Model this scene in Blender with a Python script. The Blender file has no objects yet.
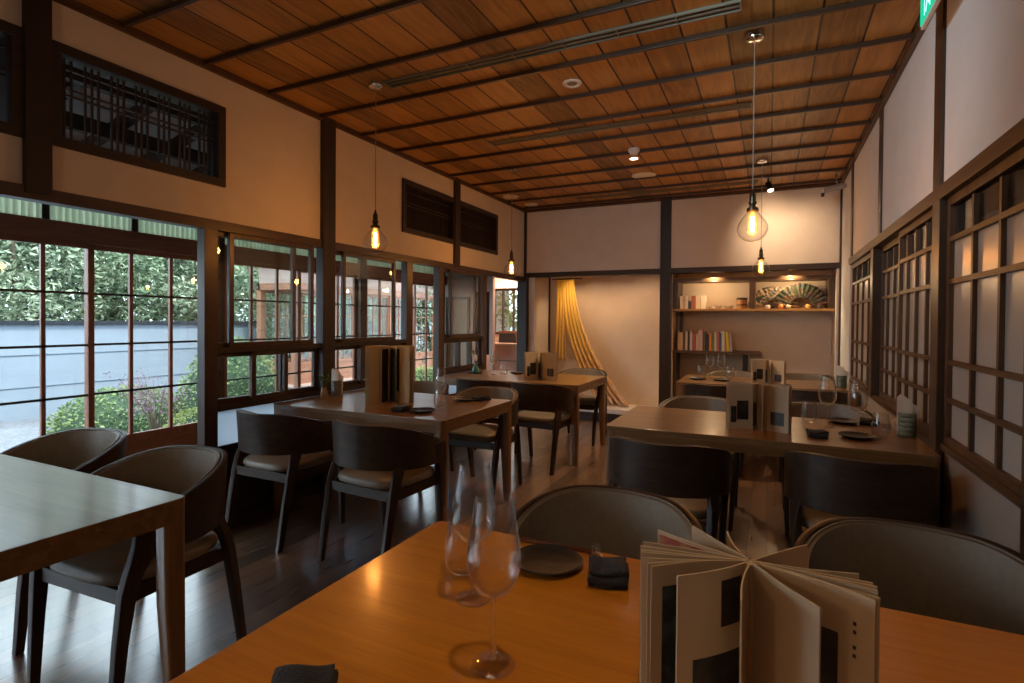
import bpy, bmesh, math, random
from mathutils import Vector, Matrix
PI = math.pi
C = bpy.context.scene.collection
R0 = random.Random(7)

# ------------------------------------------------------------------ mesh builder
class MB:
    def __init__(s): s.v = []; s.f = []
    def add(s, vs, fs):
        n = len(s.v); s.v += [tuple(v) for v in vs]; s.f += [tuple(i + n for i in f) for f in fs]; return s
    def box(s, x0, x1, y0, y1, z0, z1):
        return s.add([(x0,y0,z0),(x1,y0,z0),(x1,y1,z0),(x0,y1,z0),(x0,y0,z1),(x1,y0,z1),(x1,y1,z1),(x0,y1,z1)],
                     [(3,2,1,0),(4,5,6,7),(0,1,5,4),(1,2,6,5),(2,3,7,6),(3,0,4,7)])
    def hexa(s, bot, top):
        return s.add(list(bot)+list(top), [(3,2,1,0),(4,5,6,7),(0,1,5,4),(1,2,6,5),(2,3,7,6),(3,0,4,7)])
    def prism(s, pts, z0, z1):
        n = len(pts)
        return s.add([(p[0],p[1],z0) for p in pts]+[(p[0],p[1],z1) for p in pts],
                     [tuple(range(n-1,-1,-1)), tuple(range(n,2*n))]+[(i,(i+1)%n,n+(i+1)%n,n+i) for i in range(n)])
    def rrect(s, x0, x1, y0, y1, z0, z1, r=.02, n=4):
        pts = []
        for cx, cy, a0 in ((x1-r,y1-r,0),(x0+r,y1-r,PI/2),(x0+r,y0+r,PI),(x1-r,y0+r,1.5*PI)):
            for k in range(n+1):
                a = a0 + k*PI/2/n; pts.append((cx+r*math.cos(a), cy+r*math.sin(a)))
        return s.prism(pts, z0, z1)
    def lathe(s, prof, n=24, cx=0, cy=0, cz=0, sx=1, sy=1, wob=None):
        base = len(s.v); m = len(prof); vs = []; fs = []
        for i in range(n):
            a = 2*PI*i/n; w = wob(a) if wob else 1
            for r, z in prof: vs.append((cx+r*sx*w*math.cos(a), cy+r*sy*w*math.sin(a), cz+z))
        for i in range(n):
            j = (i+1) % n
            for k in range(m-1): fs.append((i*m+k, j*m+k, j*m+k+1, i*m+k+1))
        if prof[0][0] > 1e-5: fs.append(tuple(i*m for i in range(n-1,-1,-1)))
        if prof[-1][0] > 1e-5: fs.append(tuple(i*m+m-1 for i in range(n)))
        return s.add(vs, fs)
    def sweep(s, rings, close=True):
        # rings: list of equal-length vertex rings
        n = len(rings[0]); vs = [p for r in rings for p in r]; fs = []
        for k in range(len(rings)-1):
            for i in range(n):
                j = (i+1) % n
                fs.append((k*n+i, k*n+j, (k+1)*n+j, (k+1)*n+i))
        if close:
            fs.append(tuple(range(n-1,-1,-1))); fs.append(tuple((len(rings)-1)*n+i for i in range(n)))
        return s.add(vs, fs)
    def tube(s, path, r, n=8):
        path = [Vector(p) for p in path]; rings = []
        for i, p in enumerate(path):
            d = (path[min(i+1,len(path)-1)] - path[max(i-1,0)]).normalized()
            a = d.orthogonal().normalized() if abs(d.z) < .99 else Vector((1,0,0))
            if abs(d.z) < .99: a = Vector((0,0,1)).cross(d).normalized()
            b = d.cross(a); rr = r[i] if isinstance(r, (list,tuple)) else r
            rings.append([p + a*rr*math.cos(2*PI*k/n) + b*rr*math.sin(2*PI*k/n) for k in range(n)])
        return s.sweep(rings)
    def grid(s, fn, nu, nv, closed_u=False):
        vs = [fn(i/(nu if closed_u else nu-1) if nu > 1 else 0, j/(nv-1)) for i in range(nu) for j in range(nv)]; fs = []
        for i in range(nu if closed_u else nu-1):
            for j in range(nv-1):
                k = (i+1) % nu
                fs.append((i*nv+j, k*nv+j, k*nv+j+1, i*nv+j+1))
        return s.add(vs, fs)
    def xf(s, M):
        s.v = [tuple(M @ Vector(v)) for v in s.v]; return s

def obj(name, mb, mat, parent=None, smooth=None, bevel=0, seg=2, loc=None, rotz=0):
    me = bpy.data.meshes.new(name); me.from_pydata(mb.v, [], mb.f)
    bm = bmesh.new(); bm.from_mesh(me)
    bmesh.ops.remove_doubles(bm, verts=bm.verts, dist=1e-6) if smooth else None
    bmesh.ops.recalc_face_normals(bm, faces=bm.faces)
    if bevel:
        es = [e for e in bm.edges if len(e.link_faces) == 2 and e.calc_face_angle(0) > .6]
        bmesh.ops.bevel(bm, geom=es, offset=bevel, segments=seg, profile=.5, affect='EDGES', clamp_overlap=True)
    bm.to_mesh(me); bm.free()
    if smooth or bevel:
        me.polygons.foreach_set('use_smooth', [True]*len(me.polygons))
        me.set_sharp_from_angle(angle=math.radians(smooth if smooth and smooth is not True else 40))
    if mat: me.materials.append(mat)
    o = bpy.data.objects.new(name, me); C.objects.link(o)
    if bevel:
        wn = o.modifiers.new('weighted_normals','WEIGHTED_NORMAL'); wn.keep_sharp = True; wn.weight = 100
    if parent: o.parent = parent
    if loc: o.location = loc
    o.rotation_euler.z = rotz
    return o

def thing(name, label, cat, loc=(0,0,0), rotz=0, group=None):
    o = bpy.data.objects.new(name, None); C.objects.link(o); o.empty_display_size = .1
    o.location = loc; o.rotation_euler = (0,0,rotz); o['label'] = label; o['category'] = cat
    if group: o['group'] = group
    return o
def tag(o, label, cat, group=None):
    o['label'] = label; o['category'] = cat
    if group: o['group'] = group
    return o
LABELS = {'floor':('dark brown glossy plank floor','floor')}
def struct(name, mb, mat, parent=None, label=None, cat=None, **k):
    o = obj(name, mb, mat, parent, **k)
    if not parent:
        o['kind'] = 'structure'
        if label: o['label'] = label; o['category'] = cat or name.split('_')[0]
    return o
def sempty(name, label, cat, loc=(0,0,0)):
    o = bpy.data.objects.new(name, None); C.objects.link(o); o.location = loc
    o['kind'] = 'structure'; o['label'] = label; o['category'] = cat; return o
def dup(root, loc, rotz=0, label=None, group=None, scale=None):
    def cp(o, par):
        c = o.copy(); C.objects.link(c); c.parent = par
        for ch in list(o.children): cp(ch, c)
        return c
    r = cp(root, None); r.location = loc; r.rotation_euler = (0,0,rotz)
    if label: r['label'] = label
    if group: r['group'] = group
    if scale: r.scale = scale
    return r

# ------------------------------------------------------------------ materials
def nt(name):
    m = bpy.data.materials.new(name); m.use_nodes = True
    t = m.node_tree; return m, t, t.nodes['Principled BSDF']
def col(c): return (c[0], c[1], c[2], 1)
def mat(name, c, rough=.5, metal=0, spec=.5, coat=0, noise=0, nscale=40, bump=0, sheen=0, emit=None, estr=0, trans=0, sss=0):
    m, t, p = nt(name)
    p.inputs['Base Color'].default_value = col(c); p.inputs['Roughness'].default_value = rough
    p.inputs['Metallic'].default_value = metal; p.inputs['Specular IOR Level'].default_value = spec
    p.inputs['Coat Weight'].default_value = coat; p.inputs['Coat Roughness'].default_value = .15
    p.inputs['Sheen Weight'].default_value = sheen
    if emit: p.inputs['Emission Color'].default_value = col(emit); p.inputs['Emission Strength'].default_value = estr
    if trans: p.inputs['Transmission Weight'].default_value = trans
    if noise or bump:
        tc = t.nodes.new('ShaderNodeTexCoord'); n = t.nodes.new('ShaderNodeTexNoise'); n.inputs['Scale'].default_value = nscale; n.inputs['Detail'].default_value = 6
        t.links.new(tc.outputs['Object'], n.inputs['Vector'])
        if noise:
            r = t.nodes.new('ShaderNodeValToRGB'); r.color_ramp.elements[0].position = .3; r.color_ramp.elements[1].position = .7
            r.color_ramp.elements[0].color = col([x*(1-noise) for x in c]); r.color_ramp.elements[1].color = col([min(1,x*(1+noise)) for x in c])
            t.links.new(n.outputs['Fac'], r.inputs['Fac']); t.links.new(r.outputs['Color'], p.inputs['Base Color'])
        if bump:
            b = t.nodes.new('ShaderNodeBump'); b.inputs['Strength'].default_value = bump; b.inputs['Distance'].default_value = .01
            t.links.new(n.outputs['Fac'], b.inputs['Height']); t.links.new(b.outputs['Normal'], p.inputs['Normal'])
    return m
def wood(name, c1, c2, axis='X', rough=.4, scale=3.0, stretch=14, coat=0, bump=.08, spec=.5, rvar=.1, coatior=1.5):
    m, t, p = nt(name); N = t.nodes; L = t.links
    tc = N.new('ShaderNodeTexCoord'); oi = N.new('ShaderNodeObjectInfo')
    mul = N.new('ShaderNodeMath'); mul.operation = 'MULTIPLY'; mul.inputs[1].default_value = 37.0; L.new(oi.outputs['Random'], mul.inputs[0])
    add = N.new('ShaderNodeVectorMath'); add.operation = 'ADD'; L.new(tc.outputs['Object'], add.inputs[0]); L.new(mul.outputs[0], add.inputs[1])
    mp = N.new('ShaderNodeMapping'); sc = [stretch]*3; sc['XYZ'.index(axis)] = 1.0
    mp.inputs['Scale'].default_value = sc; L.new(add.outputs[0], mp.inputs['Vector'])
    n1 = N.new('ShaderNodeTexNoise'); n1.inputs['Scale'].default_value = scale*.5; n1.inputs['Detail'].default_value = 8; n1.inputs['Distortion'].default_value = .8
    n2 = N.new('ShaderNodeTexNoise'); n2.inputs['Scale'].default_value = scale*3; n2.inputs['Detail'].default_value = 10; n2.inputs['Roughness'].default_value = .7
    L.new(mp.outputs[0], n1.inputs['Vector']); L.new(mp.outputs[0], n2.inputs['Vector'])
    mx = N.new('ShaderNodeMix'); mx.data_type = 'FLOAT'; mx.inputs[0].default_value = .45
    L.new(n1.outputs['Fac'], mx.inputs[2]); L.new(n2.outputs['Fac'], mx.inputs[3])
    r = N.new('ShaderNodeValToRGB'); r.color_ramp.elements[0].position = .34; r.color_ramp.elements[1].position = .66
    r.color_ramp.elements[0].color = col(c1); r.color_ramp.elements[1].color = col(c2)
    L.new(mx.outputs[0], r.inputs['Fac']); L.new(r.outputs['Color'], p.inputs['Base Color'])
    mr = N.new('ShaderNodeMapRange'); mr.inputs['To Min'].default_value = rough+rvar; mr.inputs['To Max'].default_value = max(.05, rough-rvar)
    L.new(mx.outputs[0], mr.inputs['Value']); L.new(mr.outputs[0], p.inputs['Roughness'])
    p.inputs['Coat Weight'].default_value = coat; p.inputs['Coat Roughness'].default_value = .14; p.inputs['Coat IOR'].default_value = coatior; p.inputs['Specular IOR Level'].default_value = spec
    if bump:
        b = N.new('ShaderNodeBump'); b.inputs['Strength'].default_value = bump; b.inputs['Distance'].default_value = .004
        L.new(mx.outputs[0], b.inputs['Height']); L.new(b.outputs['Normal'], p.inputs['Normal'])
    return m
def glass(name, tint=(1,1,1), refl=1.0, rough=0.0, edge=None, ior=1.45):
    m = bpy.data.materials.new(name); m.use_nodes = True; t = m.node_tree; N = t.nodes; L = t.links
    N.remove(N['Principled BSDF']); out = N['Material Output']
    tr = N.new('ShaderNodeBsdfTransparent'); gl = N.new('ShaderNodeBsdfGlossy'); gl.inputs['Roughness'].default_value = rough
    lf = N.new('ShaderNodeLayerWeight'); lf.inputs['Blend'].default_value = .5
    pw = N.new('ShaderNodeMath'); pw.operation = 'POWER'; pw.inputs[1].default_value = 5; L.new(lf.outputs['Facing'], pw.inputs[0])
    f0 = ((ior-1)/(ior+1))**2
    mu = N.new('ShaderNodeMath'); mu.operation = 'MULTIPLY_ADD'; mu.inputs[1].default_value = (1-f0)*refl; mu.inputs[2].default_value = f0*refl; mu.use_clamp = True; L.new(pw.outputs[0], mu.inputs[0])
    ms = N.new('ShaderNodeMixShader'); L.new(mu.outputs[0], ms.inputs[0]); L.new(tr.outputs[0], ms.inputs[1]); L.new(gl.outputs[0], ms.inputs[2])
    tr.inputs['Color'].default_value = col(tint)
    if edge:
        lw = N.new('ShaderNodeLayerWeight'); lw.inputs['Blend'].default_value = .25
        mc = N.new('ShaderNodeMix'); mc.data_type = 'RGBA'; mc.inputs[6].default_value = col(tint); mc.inputs[7].default_value = col(edge)
        L.new(lw.outputs['Facing'], mc.inputs[0]); L.new(mc.outputs[2], tr.inputs['Color'])
    L.new(ms.outputs[0], out.inputs['Surface']); return m
def clearglass(name, share=.4, base=0):
    m = glass(name, (.99,.99,.985), .9, ior=1.5); t = m.node_tree; N = t.nodes; L = t.links; out = N['Material Output']
    old = out.inputs['Surface'].links[0].from_socket
    g = N.new('ShaderNodeBsdfGlass'); g.inputs['IOR'].default_value = 1.48; g.inputs['Roughness'].default_value = 0
    ms = N.new('ShaderNodeMixShader')
    lw = N.new('ShaderNodeLayerWeight'); lw.inputs['Blend'].default_value = .5; p1 = N.new('ShaderNodeMath'); p1.operation = 'POWER'; p1.inputs[1].default_value = 2.2; L.new(lw.outputs['Facing'], p1.inputs[0])
    p2 = N.new('ShaderNodeMath'); p2.operation = 'MULTIPLY'; p2.operation = 'MULTIPLY_ADD'; p2.inputs[2].default_value = base; p2.inputs[1].default_value = share; L.new(p1.outputs[0], p2.inputs[0]); L.new(p2.outputs[0], ms.inputs[0])
    L.new(old, ms.inputs[1]); L.new(g.outputs[0], ms.inputs[2]); L.new(ms.outputs[0], out.inputs['Surface']); return m
def emis(name, c, s):
    m = bpy.data.materials.new(name); m.use_nodes = True; t = m.node_tree
    t.nodes.remove(t.nodes['Principled BSDF']); e = t.nodes.new('ShaderNodeEmission')
    e.inputs['Color'].default_value = col(c); e.inputs['Strength'].default_value = s
    t.links.new(e.outputs[0], t.nodes['Material Output'].inputs['Surface']); return m
def leafmat(name, c1, c2, tr=.35):
    m, t, p = nt(name); N = t.nodes; L = t.links
    g = N.new('ShaderNodeNewGeometry'); r = N.new('ShaderNodeValToRGB')
    r.color_ramp.elements[0].color = col(c1); r.color_ramp.elements[1].color = col(c2)
    L.new(g.outputs['Random Per Island'], r.inputs['Fac']); L.new(r.outputs['Color'], p.inputs['Base Color'])
    p.inputs['Roughness'].default_value = .6
    tb = N.new('ShaderNodeBsdfTranslucent'); L.new(r.outputs['Color'], tb.inputs['Color'])
    ms = N.new('ShaderNodeMixShader'); ms.inputs[0].default_value = tr
    L.new(p.outputs[0], ms.inputs[1]); L.new(tb.outputs[0], ms.inputs[2]); L.new(ms.outputs[0], N['Material Output'].inputs['Surface'])
    return m

def plankfloor():
    m, t, p = nt('floor_planks'); N = t.nodes; L = t.links
    p.inputs['Specular IOR Level'].default_value = .9; p.inputs['Coat Weight'].default_value = 1.0; p.inputs['Coat Roughness'].default_value = .22; p.inputs['Coat IOR'].default_value = 1.65
    tc = N.new('ShaderNodeTexCoord'); sx = N.new('ShaderNodeSeparateXYZ'); cb = N.new('ShaderNodeCombineXYZ')
    L.new(tc.outputs['Object'], sx.inputs[0]); L.new(sx.outputs['Y'], cb.inputs['X']); L.new(sx.outputs['X'], cb.inputs['Y'])
    br = N.new('ShaderNodeTexBrick'); br.offset = .37; br.inputs['Scale'].default_value = 1; br.inputs['Brick Width'].default_value = 1.3
    br.inputs['Row Height'].default_value = .105; br.inputs['Mortar Size'].default_value = .0022; br.inputs['Mortar Smooth'].default_value = .2; br.inputs['Bias'].default_value = 0
    br.inputs['Color1'].default_value = (0,0,0,1); br.inputs['Color2'].default_value = (1,1,1,1); br.inputs['Mortar'].default_value = (.5,.5,.5,1)
    L.new(cb.outputs[0], br.inputs['Vector'])
    mp = N.new('ShaderNodeMapping'); mp.inputs['Scale'].default_value = (22,1.2,1); L.new(tc.outputs['Object'], mp.inputs['Vector'])
    n = N.new('ShaderNodeTexNoise'); n.inputs['Scale'].default_value = 2.5; n.inputs['Detail'].default_value = 8; L.new(mp.outputs[0], n.inputs['Vector'])
    a = N.new('ShaderNodeMath'); a.operation = 'MULTIPLY_ADD'; a.inputs[1].default_value = .5; L.new(br.outputs['Color'], a.inputs[0])
    b = N.new('ShaderNodeMath'); b.operation = 'MULTIPLY'; b.inputs[1].default_value = .55; L.new(n.outputs['Fac'], b.inputs[0]); L.new(b.outputs[0], a.inputs[2])
    r = N.new('ShaderNodeValToRGB'); e = r.color_ramp.elements; e[0].position = .15; e[0].color = (.058,.033,.021,1); e[1].position = .85; e[1].color = (.25,.14,.078,1)
    L.new(a.outputs[0], r.inputs['Fac'])
    mx = N.new('ShaderNodeMix'); mx.data_type = 'RGBA'; mx.inputs[7].default_value = (.012,.007,.005,1)
    L.new(br.outputs['Fac'], mx.inputs[0]); L.new(r.outputs['Color'], mx.inputs[6]); L.new(mx.outputs[2], p.inputs['Base Color'])
    mr = N.new('ShaderNodeMapRange'); mr.inputs['To Min'].default_value = .2; mr.inputs['To Max'].default_value = .42; L.new(n.outputs['Fac'], mr.inputs['Value']); L.new(mr.outputs[0], p.inputs['Roughness'])
    bp = N.new('ShaderNodeBump'); bp.inputs['Strength'].default_value = .25; bp.inputs['Distance'].default_value = .003
    ad = N.new('ShaderNodeMath'); ad.operation = 'MULTIPLY_ADD'; ad.inputs[1].default_value = -1; L.new(br.outputs['Fac'], ad.inputs[0]); L.new(b.outputs[0], ad.inputs[2])
    L.new(ad.outputs[0], bp.inputs['Height']); L.new(bp.outputs[0], p.inputs['Normal']); return m
def ceilboards():
    m, t, p = nt('ceiling_boards'); N = t.nodes; L = t.links
    tc = N.new('ShaderNodeTexCoord'); sx = N.new('ShaderNodeSeparateXYZ'); L.new(tc.outputs['Object'], sx.inputs[0])
    cb = N.new('ShaderNodeCombineXYZ'); L.new(sx.outputs['Y'], cb.inputs['X']); L.new(sx.outputs['X'], cb.inputs['Y'])
    br = N.new('ShaderNodeTexBrick'); br.offset = .5; br.inputs['Scale'].default_value = 1; br.inputs['Brick Width'].default_value = 60
    br.inputs['Row Height'].default_value = .222; br.inputs['Mortar Size'].default_value = .006; br.inputs['Mortar Smooth'].default_value = .1; br.inputs['Bias'].default_value = 0
    br.inputs['Color1'].default_value = (0,0,0,1); br.inputs['Color2'].default_value = (1,1,1,1); br.inputs['Mortar'].default_value = (.5,.5,.5,1)
    L.new(cb.outputs[0], br.inputs['Vector'])
    # per-board shift of the grain
    vs = N.new('ShaderNodeVectorMath'); vs.operation = 'MULTIPLY_ADD'; vs.inputs[1].default_value = (1,1,1)
    sc = N.new('ShaderNodeVectorMath'); sc.operation = 'SCALE'; sc.inputs['Scale'].default_value = 9; L.new(br.outputs['Color'], sc.inputs[0])
    L.new(tc.outputs['Object'], vs.inputs[0]); L.new(sc.outputs[0], vs.inputs[2])
    mp = N.new('ShaderNodeMapping'); mp.inputs['Scale'].default_value = (11,1.1,1); L.new(vs.outputs[0], mp.inputs['Vector'])
    n = N.new('ShaderNodeTexNoise'); n.inputs['Scale'].default_value = 2.2; n.inputs['Detail'].default_value = 9; n.inputs['Distortion'].default_value = 1.2; L.new(mp.outputs[0], n.inputs['Vector'])
    a = N.new('ShaderNodeMath'); a.operation = 'MULTIPLY_ADD'; a.inputs[1].default_value = .42; L.new(br.outputs['Color'], a.inputs[0])
    b = N.new('ShaderNodeMath'); b.operation = 'MULTIPLY'; b.inputs[1].default_value = .7; L.new(n.outputs['Fac'], b.inputs[0]); L.new(b.outputs[0], a.inputs[2])
    r = N.new('ShaderNodeValToRGB'); e = r.color_ramp.elements; e[0].position = .22; e[0].color = (.115,.056,.012,1); e[1].position = .80; e[1].color = (.53,.27,.066,1)
    L.new(a.outputs[0], r.inputs['Fac'])
    # knots
    vo = N.new('ShaderNodeTexVoronoi'); vo.inputs['Scale'].default_value = 2.3; mp2 = N.new('ShaderNodeMapping'); mp2.inputs['Scale'].default_value = (1.5,.8,1); L.new(tc.outputs['Object'], mp2.inputs['Vector']); L.new(mp2.outputs[0], vo.inputs['Vector'])
    kr = N.new('ShaderNodeMapRange'); kr.inputs['From Min'].default_value = .02; kr.inputs['From Max'].default_value = .07; kr.inputs['To Min'].default_value = .75; kr.inputs['To Max'].default_value = 0; L.new(vo.outputs['Distance'], kr.inputs['Value'])
    mk = N.new('ShaderNodeMix'); mk.data_type = 'RGBA'; mk.inputs[7].default_value = (.06,.02,.005,1); L.new(kr.outputs[0], mk.inputs[0]); L.new(r.outputs['Color'], mk.inputs[6])
    mx = N.new('ShaderNodeMix'); mx.data_type = 'RGBA'; mx.inputs[7].default_value = (.02,.009,.004,1)
    L.new(br.outputs['Fac'], mx.inputs[0]); L.new(mk.outputs[2], mx.inputs[6]); L.new(mx.outputs[2], p.inputs['Base Color'])
    p.inputs['Roughness'].default_value = .5
    bp = N.new('ShaderNodeBump'); bp.inputs['Strength'].default_value = .4; bp.inputs['Distance'].default_value = .004; bp.invert = True
    L.new(br.outputs['Fac'], bp.inputs['Height']); L.new(bp.outputs[0], p.inputs['Normal']); return m

M = {}
M['floor'] = plankfloor(); M['ceil'] = ceilboards()
M['plaster'] = mat('plaster', (.68,.61,.54), .9, noise=.04, nscale=6, bump=.05)
M['plaster_tan'] = mat('plaster_tan', (.66,.53,.40), .9, noise=.04, nscale=6, bump=.05)
M['plaster_white'] = mat('plaster_white', (.70,.705,.70), .9, noise=.03, nscale=6, bump=.04)
for ax in 'XYZ':
    M['dark'+ax] = wood('dark_post_wood_'+ax, (.012,.006,.005), (.032,.017,.011), ax, .5)
    M['trim'+ax] = wood('brown_trim_wood_'+ax, (.046,.022,.009), (.115,.056,.023), ax, .48)
    M['brown'+ax] = wood('frame_wood_'+ax, (.028,.014,.008), (.075,.039,.020), ax, .4)
    M['table'+ax] = wood('walnut_table_'+ax, (.14,.072,.027), (.29,.155,.058), ax, .32, coat=.36, stretch=18, rvar=.04, bump=0, coatior=1.55)
    M['honey'+ax] = wood('honey_table_'+ax, (.46,.155,.010), (.64,.245,.020), ax, .32, coat=.36, stretch=18, rvar=.04, bump=0, coatior=1.55)
    M['chair'+ax] = wood('espresso_wood_'+ax, (.024,.014,.009), (.064,.038,.024), ax, .42, coat=.02, spec=.3, stretch=20, bump=.04)
    M['red'+ax] = wood('red_brown_wood_'+ax, (.21,.08,.042), (.38,.16,.09), ax, .45)
M['leather'] = mat('taupe_leather', (.225,.19,.14), .40, noise=.08, nscale=60, bump=.06)
M['piping'] = mat('pale_piping', (.17,.14,.10), .45)
M['black'] = mat('black_metal', (.012,.012,.012), .4)
M['chrome'] = mat('chrome', (.75,.74,.72), .15, metal=1)
M['brass'] = mat('aged_brass', (.10,.085,.05), .35, metal=1)
M['cord'] = mat('pale_cord', (.35,.3,.24), .6)
M['pane'] = glass('window_pane', (.96,.98,.97), .9)
M['globe'] = glass('clear_globe_glass', (.97,.96,.94), 1.3, edge=(.8,.77,.72))
M['crystal'] = clearglass('drinking_glass', .9)
M['frost'] = mat('frosted_pane', (.43,.42,.385), .28, noise=.02, nscale=3)
M['frost_light'] = leafmat('frosted_lower_pane', (.80,.86,.92), (.80,.86,.92), .75)
M['stem'] = clearglass('drinking_glass_stem', .5, .45)
M['reed'] = leafmat('reeded_glass', (.50,.60,.38), (.62,.70,.48), .7)
for nd in M['reed'].node_tree.nodes:
    if nd.type == 'BSDF_PRINCIPLED': nd.inputs['Roughness'].default_value = .15
M['filament'] = emis('glowing_filament', (1,.52,.15), 80)
M['whiteplastic'] = mat('white_plastic', (.75,.72,.68), .5)
M['grill'] = mat('slot_grille', (.22,.21,.155), .6)
M['stone'] = mat('dark_stoneware', (.015,.016,.017), .4, noise=.5, nscale=25, bump=.25)
M['cloth_black'] = mat('charcoal_napkin', (.009,.009,.011), .95, sheen=.08, bump=.5, nscale=180)
M['page'] = mat('cream_page', (.66,.58,.46), .75, noise=.05, nscale=10)
M['celadon'] = mat('celadon_glaze', (.21,.26,.21), .3, noise=.15, nscale=30)
M['tissue'] = mat('paper_napkin', (.78,.72,.62), .9)
# light levels
PW = 7; TRK = 42; ALC = 20; LED = 4.5; CLO = 52; REC = 80; SUN = 5; SKY = 5.5; EXPO = 0.4; REAR_FILL = 15
DOWN = ((-1.18,5.14,110,118),(-.1,.75,32,62))
WASH_FILL = (((-1.0,1.35,2.6),(.70,3.7,2.3),42,58),((-1.0,1.0,2.6),(.70,5.3,2.3),42,58),((-1.0,.2,2.6),(.70,2.4,2.75),8,58),((-.6,1.3,2.6),(-1.95,6.93,2.3),60,30))  # unseen fill spots: position, target, energy, cone
# ------------------------------------------------------------------ room shell
LX, RX, DY, HZ = -3.113, .708, 6.937, 2.879
Y0 = -2.6
struct('floor', MB().box(-4.98, 2.0, Y0, 10.2, -.06, 0), M['floor'], label='dark brown glossy plank floor running through room and veranda', cat='floor')
ceil = struct('ceiling', MB().box(LX-.1, RX+.12, Y0, 7.03, HZ, HZ+.06), M['ceil'], label='orange cedar board ceiling with thin dark battens', cat='ceiling')
y = 2.62 - .46*10; k = 0
while y < 6.9:
    if y > Y0+.1: obj('batten', MB().box(LX, RX, y-.011, y+.011, HZ-.026, HZ), M['brownX'], ceil, bevel=.003)
    y += .46
obj('cornice', MB().box(LX, LX+.028, Y0, DY, HZ-.04, HZ), M['trimY'], ceil, bevel=.003)
obj('cornice', MB().box(RX-.028, RX, Y0, DY, HZ-.04, HZ), M['trimY'], ceil, bevel=.003)
obj('cornice', MB().box(LX, RX, DY-.028, DY, HZ-.04, HZ), M['trimX'], ceil, bevel=.003)

# left wall above the lintel, pierced by the lattice transoms
XL0 = LX-.10
wl = MB()
for a, b, z0, z1 in ((Y0,7.03,1.93,2.16),(Y0,7.03,2.64,HZ),(Y0,.36,2.16,2.64),(2.29,4.13,2.16,2.64),(6.06,7.03,2.16,2.64)): wl.box(XL0, LX, a, b, z0, z1)
struct('wall_left', wl, M['plaster'], label='warm beige plaster wall above the garden windows', cat='wall')
struct('trim_1', MB().box(LX-.06, LX+.022, Y0, DY, 1.873, 1.935), M['brownY'], label='long brown lintel over the left windows', cat='trim', bevel=.004)
def post(n, x0, x1, y0, y1, z0, z1, label, m='darkZ'):
    return struct('trim_%d' % n, MB().box(x0, x1, y0, y1, z0, z1), M[m], label=label, cat='post', bevel=.004)
post(2, LX-.08, LX+.03, 1.28, 1.385, 1.90, HZ, 'wide dark post above lintel between the left lattice transoms')
post(3, LX-.04, LX+.035, 3.105, 3.235, 0, HZ, 'full height dark post between the two sash windows of the left wall')
post(4, LX-.08, LX+.03, 5.03, 5.135, 1.90, HZ, 'short dark post splitting the far lattice transom')
post(5, LX-.08, LX+.065, 6.855, 6.945, 0, 1.935, 'dark corner post beside the alcove with hanging cloth')
post(6, LX-.05, LX+.02, 2.155, 2.245, 0, 1.875, 'brown window post at right edge of the big garden doors', 'brownZ')
post(7, LX-.05, LX+.02, 4.18, 4.275, 0, 1.875, 'brown window post left of the open veranda passage', 'brownZ')
post(8, LX-.05, LX+.02, 4.725, 4.82, 0, 1.875, 'brown window post right of the open veranda passage', 'brownZ')
post(9, LX-.05, LX+.02, 5.70, 5.78, 0, 1.875, 'brown window post nearest to the far corner post', 'brownZ')
post(10, LX-.02, LX+.03, 6.905, 6.95, 1.93, HZ, 'thin dark post in far left upper corner')

def transom(n, y0, y1, label, fine, z0=2.15, z1=2.65):
    t = sempty('window_%d' % n, label, 'transom')
    f = MB(); x0, x1 = LX-.10, LX+.018; w = .05
    f.box(x0,x1,y0,y1,z0,z0+w); f.box(x0,x1,y0,y1,z1-w,z1); f.box(x0,x1,y0,y0+w,z0+w,z1-w); f.box(x0,x1,y1-w,y1,z0+w,z1-w)
    obj('frame', f, M['darkY'], t, bevel=.003)
    g = MB(); r = random.Random(n); y = y0+w; xm = LX-.045; i = 0
    while y < y1-w-.01:
        top = z1-w-.0 if not fine else z1-w
        g.box(xm-.006, xm+.006, y, y+.009, z0+w, top); i += 1
        y += (.030 if i % 3 else .062) if not fine else .026
    for zz in (z0+.27, z0+.30, z1-w-.05): g.box(xm-.009, xm+.009, y0+w, y1-w, zz, zz+.009)
    if fine: g.box(xm-.02, xm-.012, y0+w, y1-w, z0+w, z1-w)
    obj('lattice', g, M['darkZ'], t)
    return t
transom(20, .36, 1.285, 'dark wooden lattice transom cut by left edge of the photo', False)
transom(21, 1.38, 2.30, 'dark wooden lattice transom above the big garden doors', False)
transom(22, 4.12, 5.06, 'dark lattice transom left of the short post, high on far left wall', True)
transom(23, 5.11, 6.07, 'dark lattice transom right of the short post, nearest the back wall', True)

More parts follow.
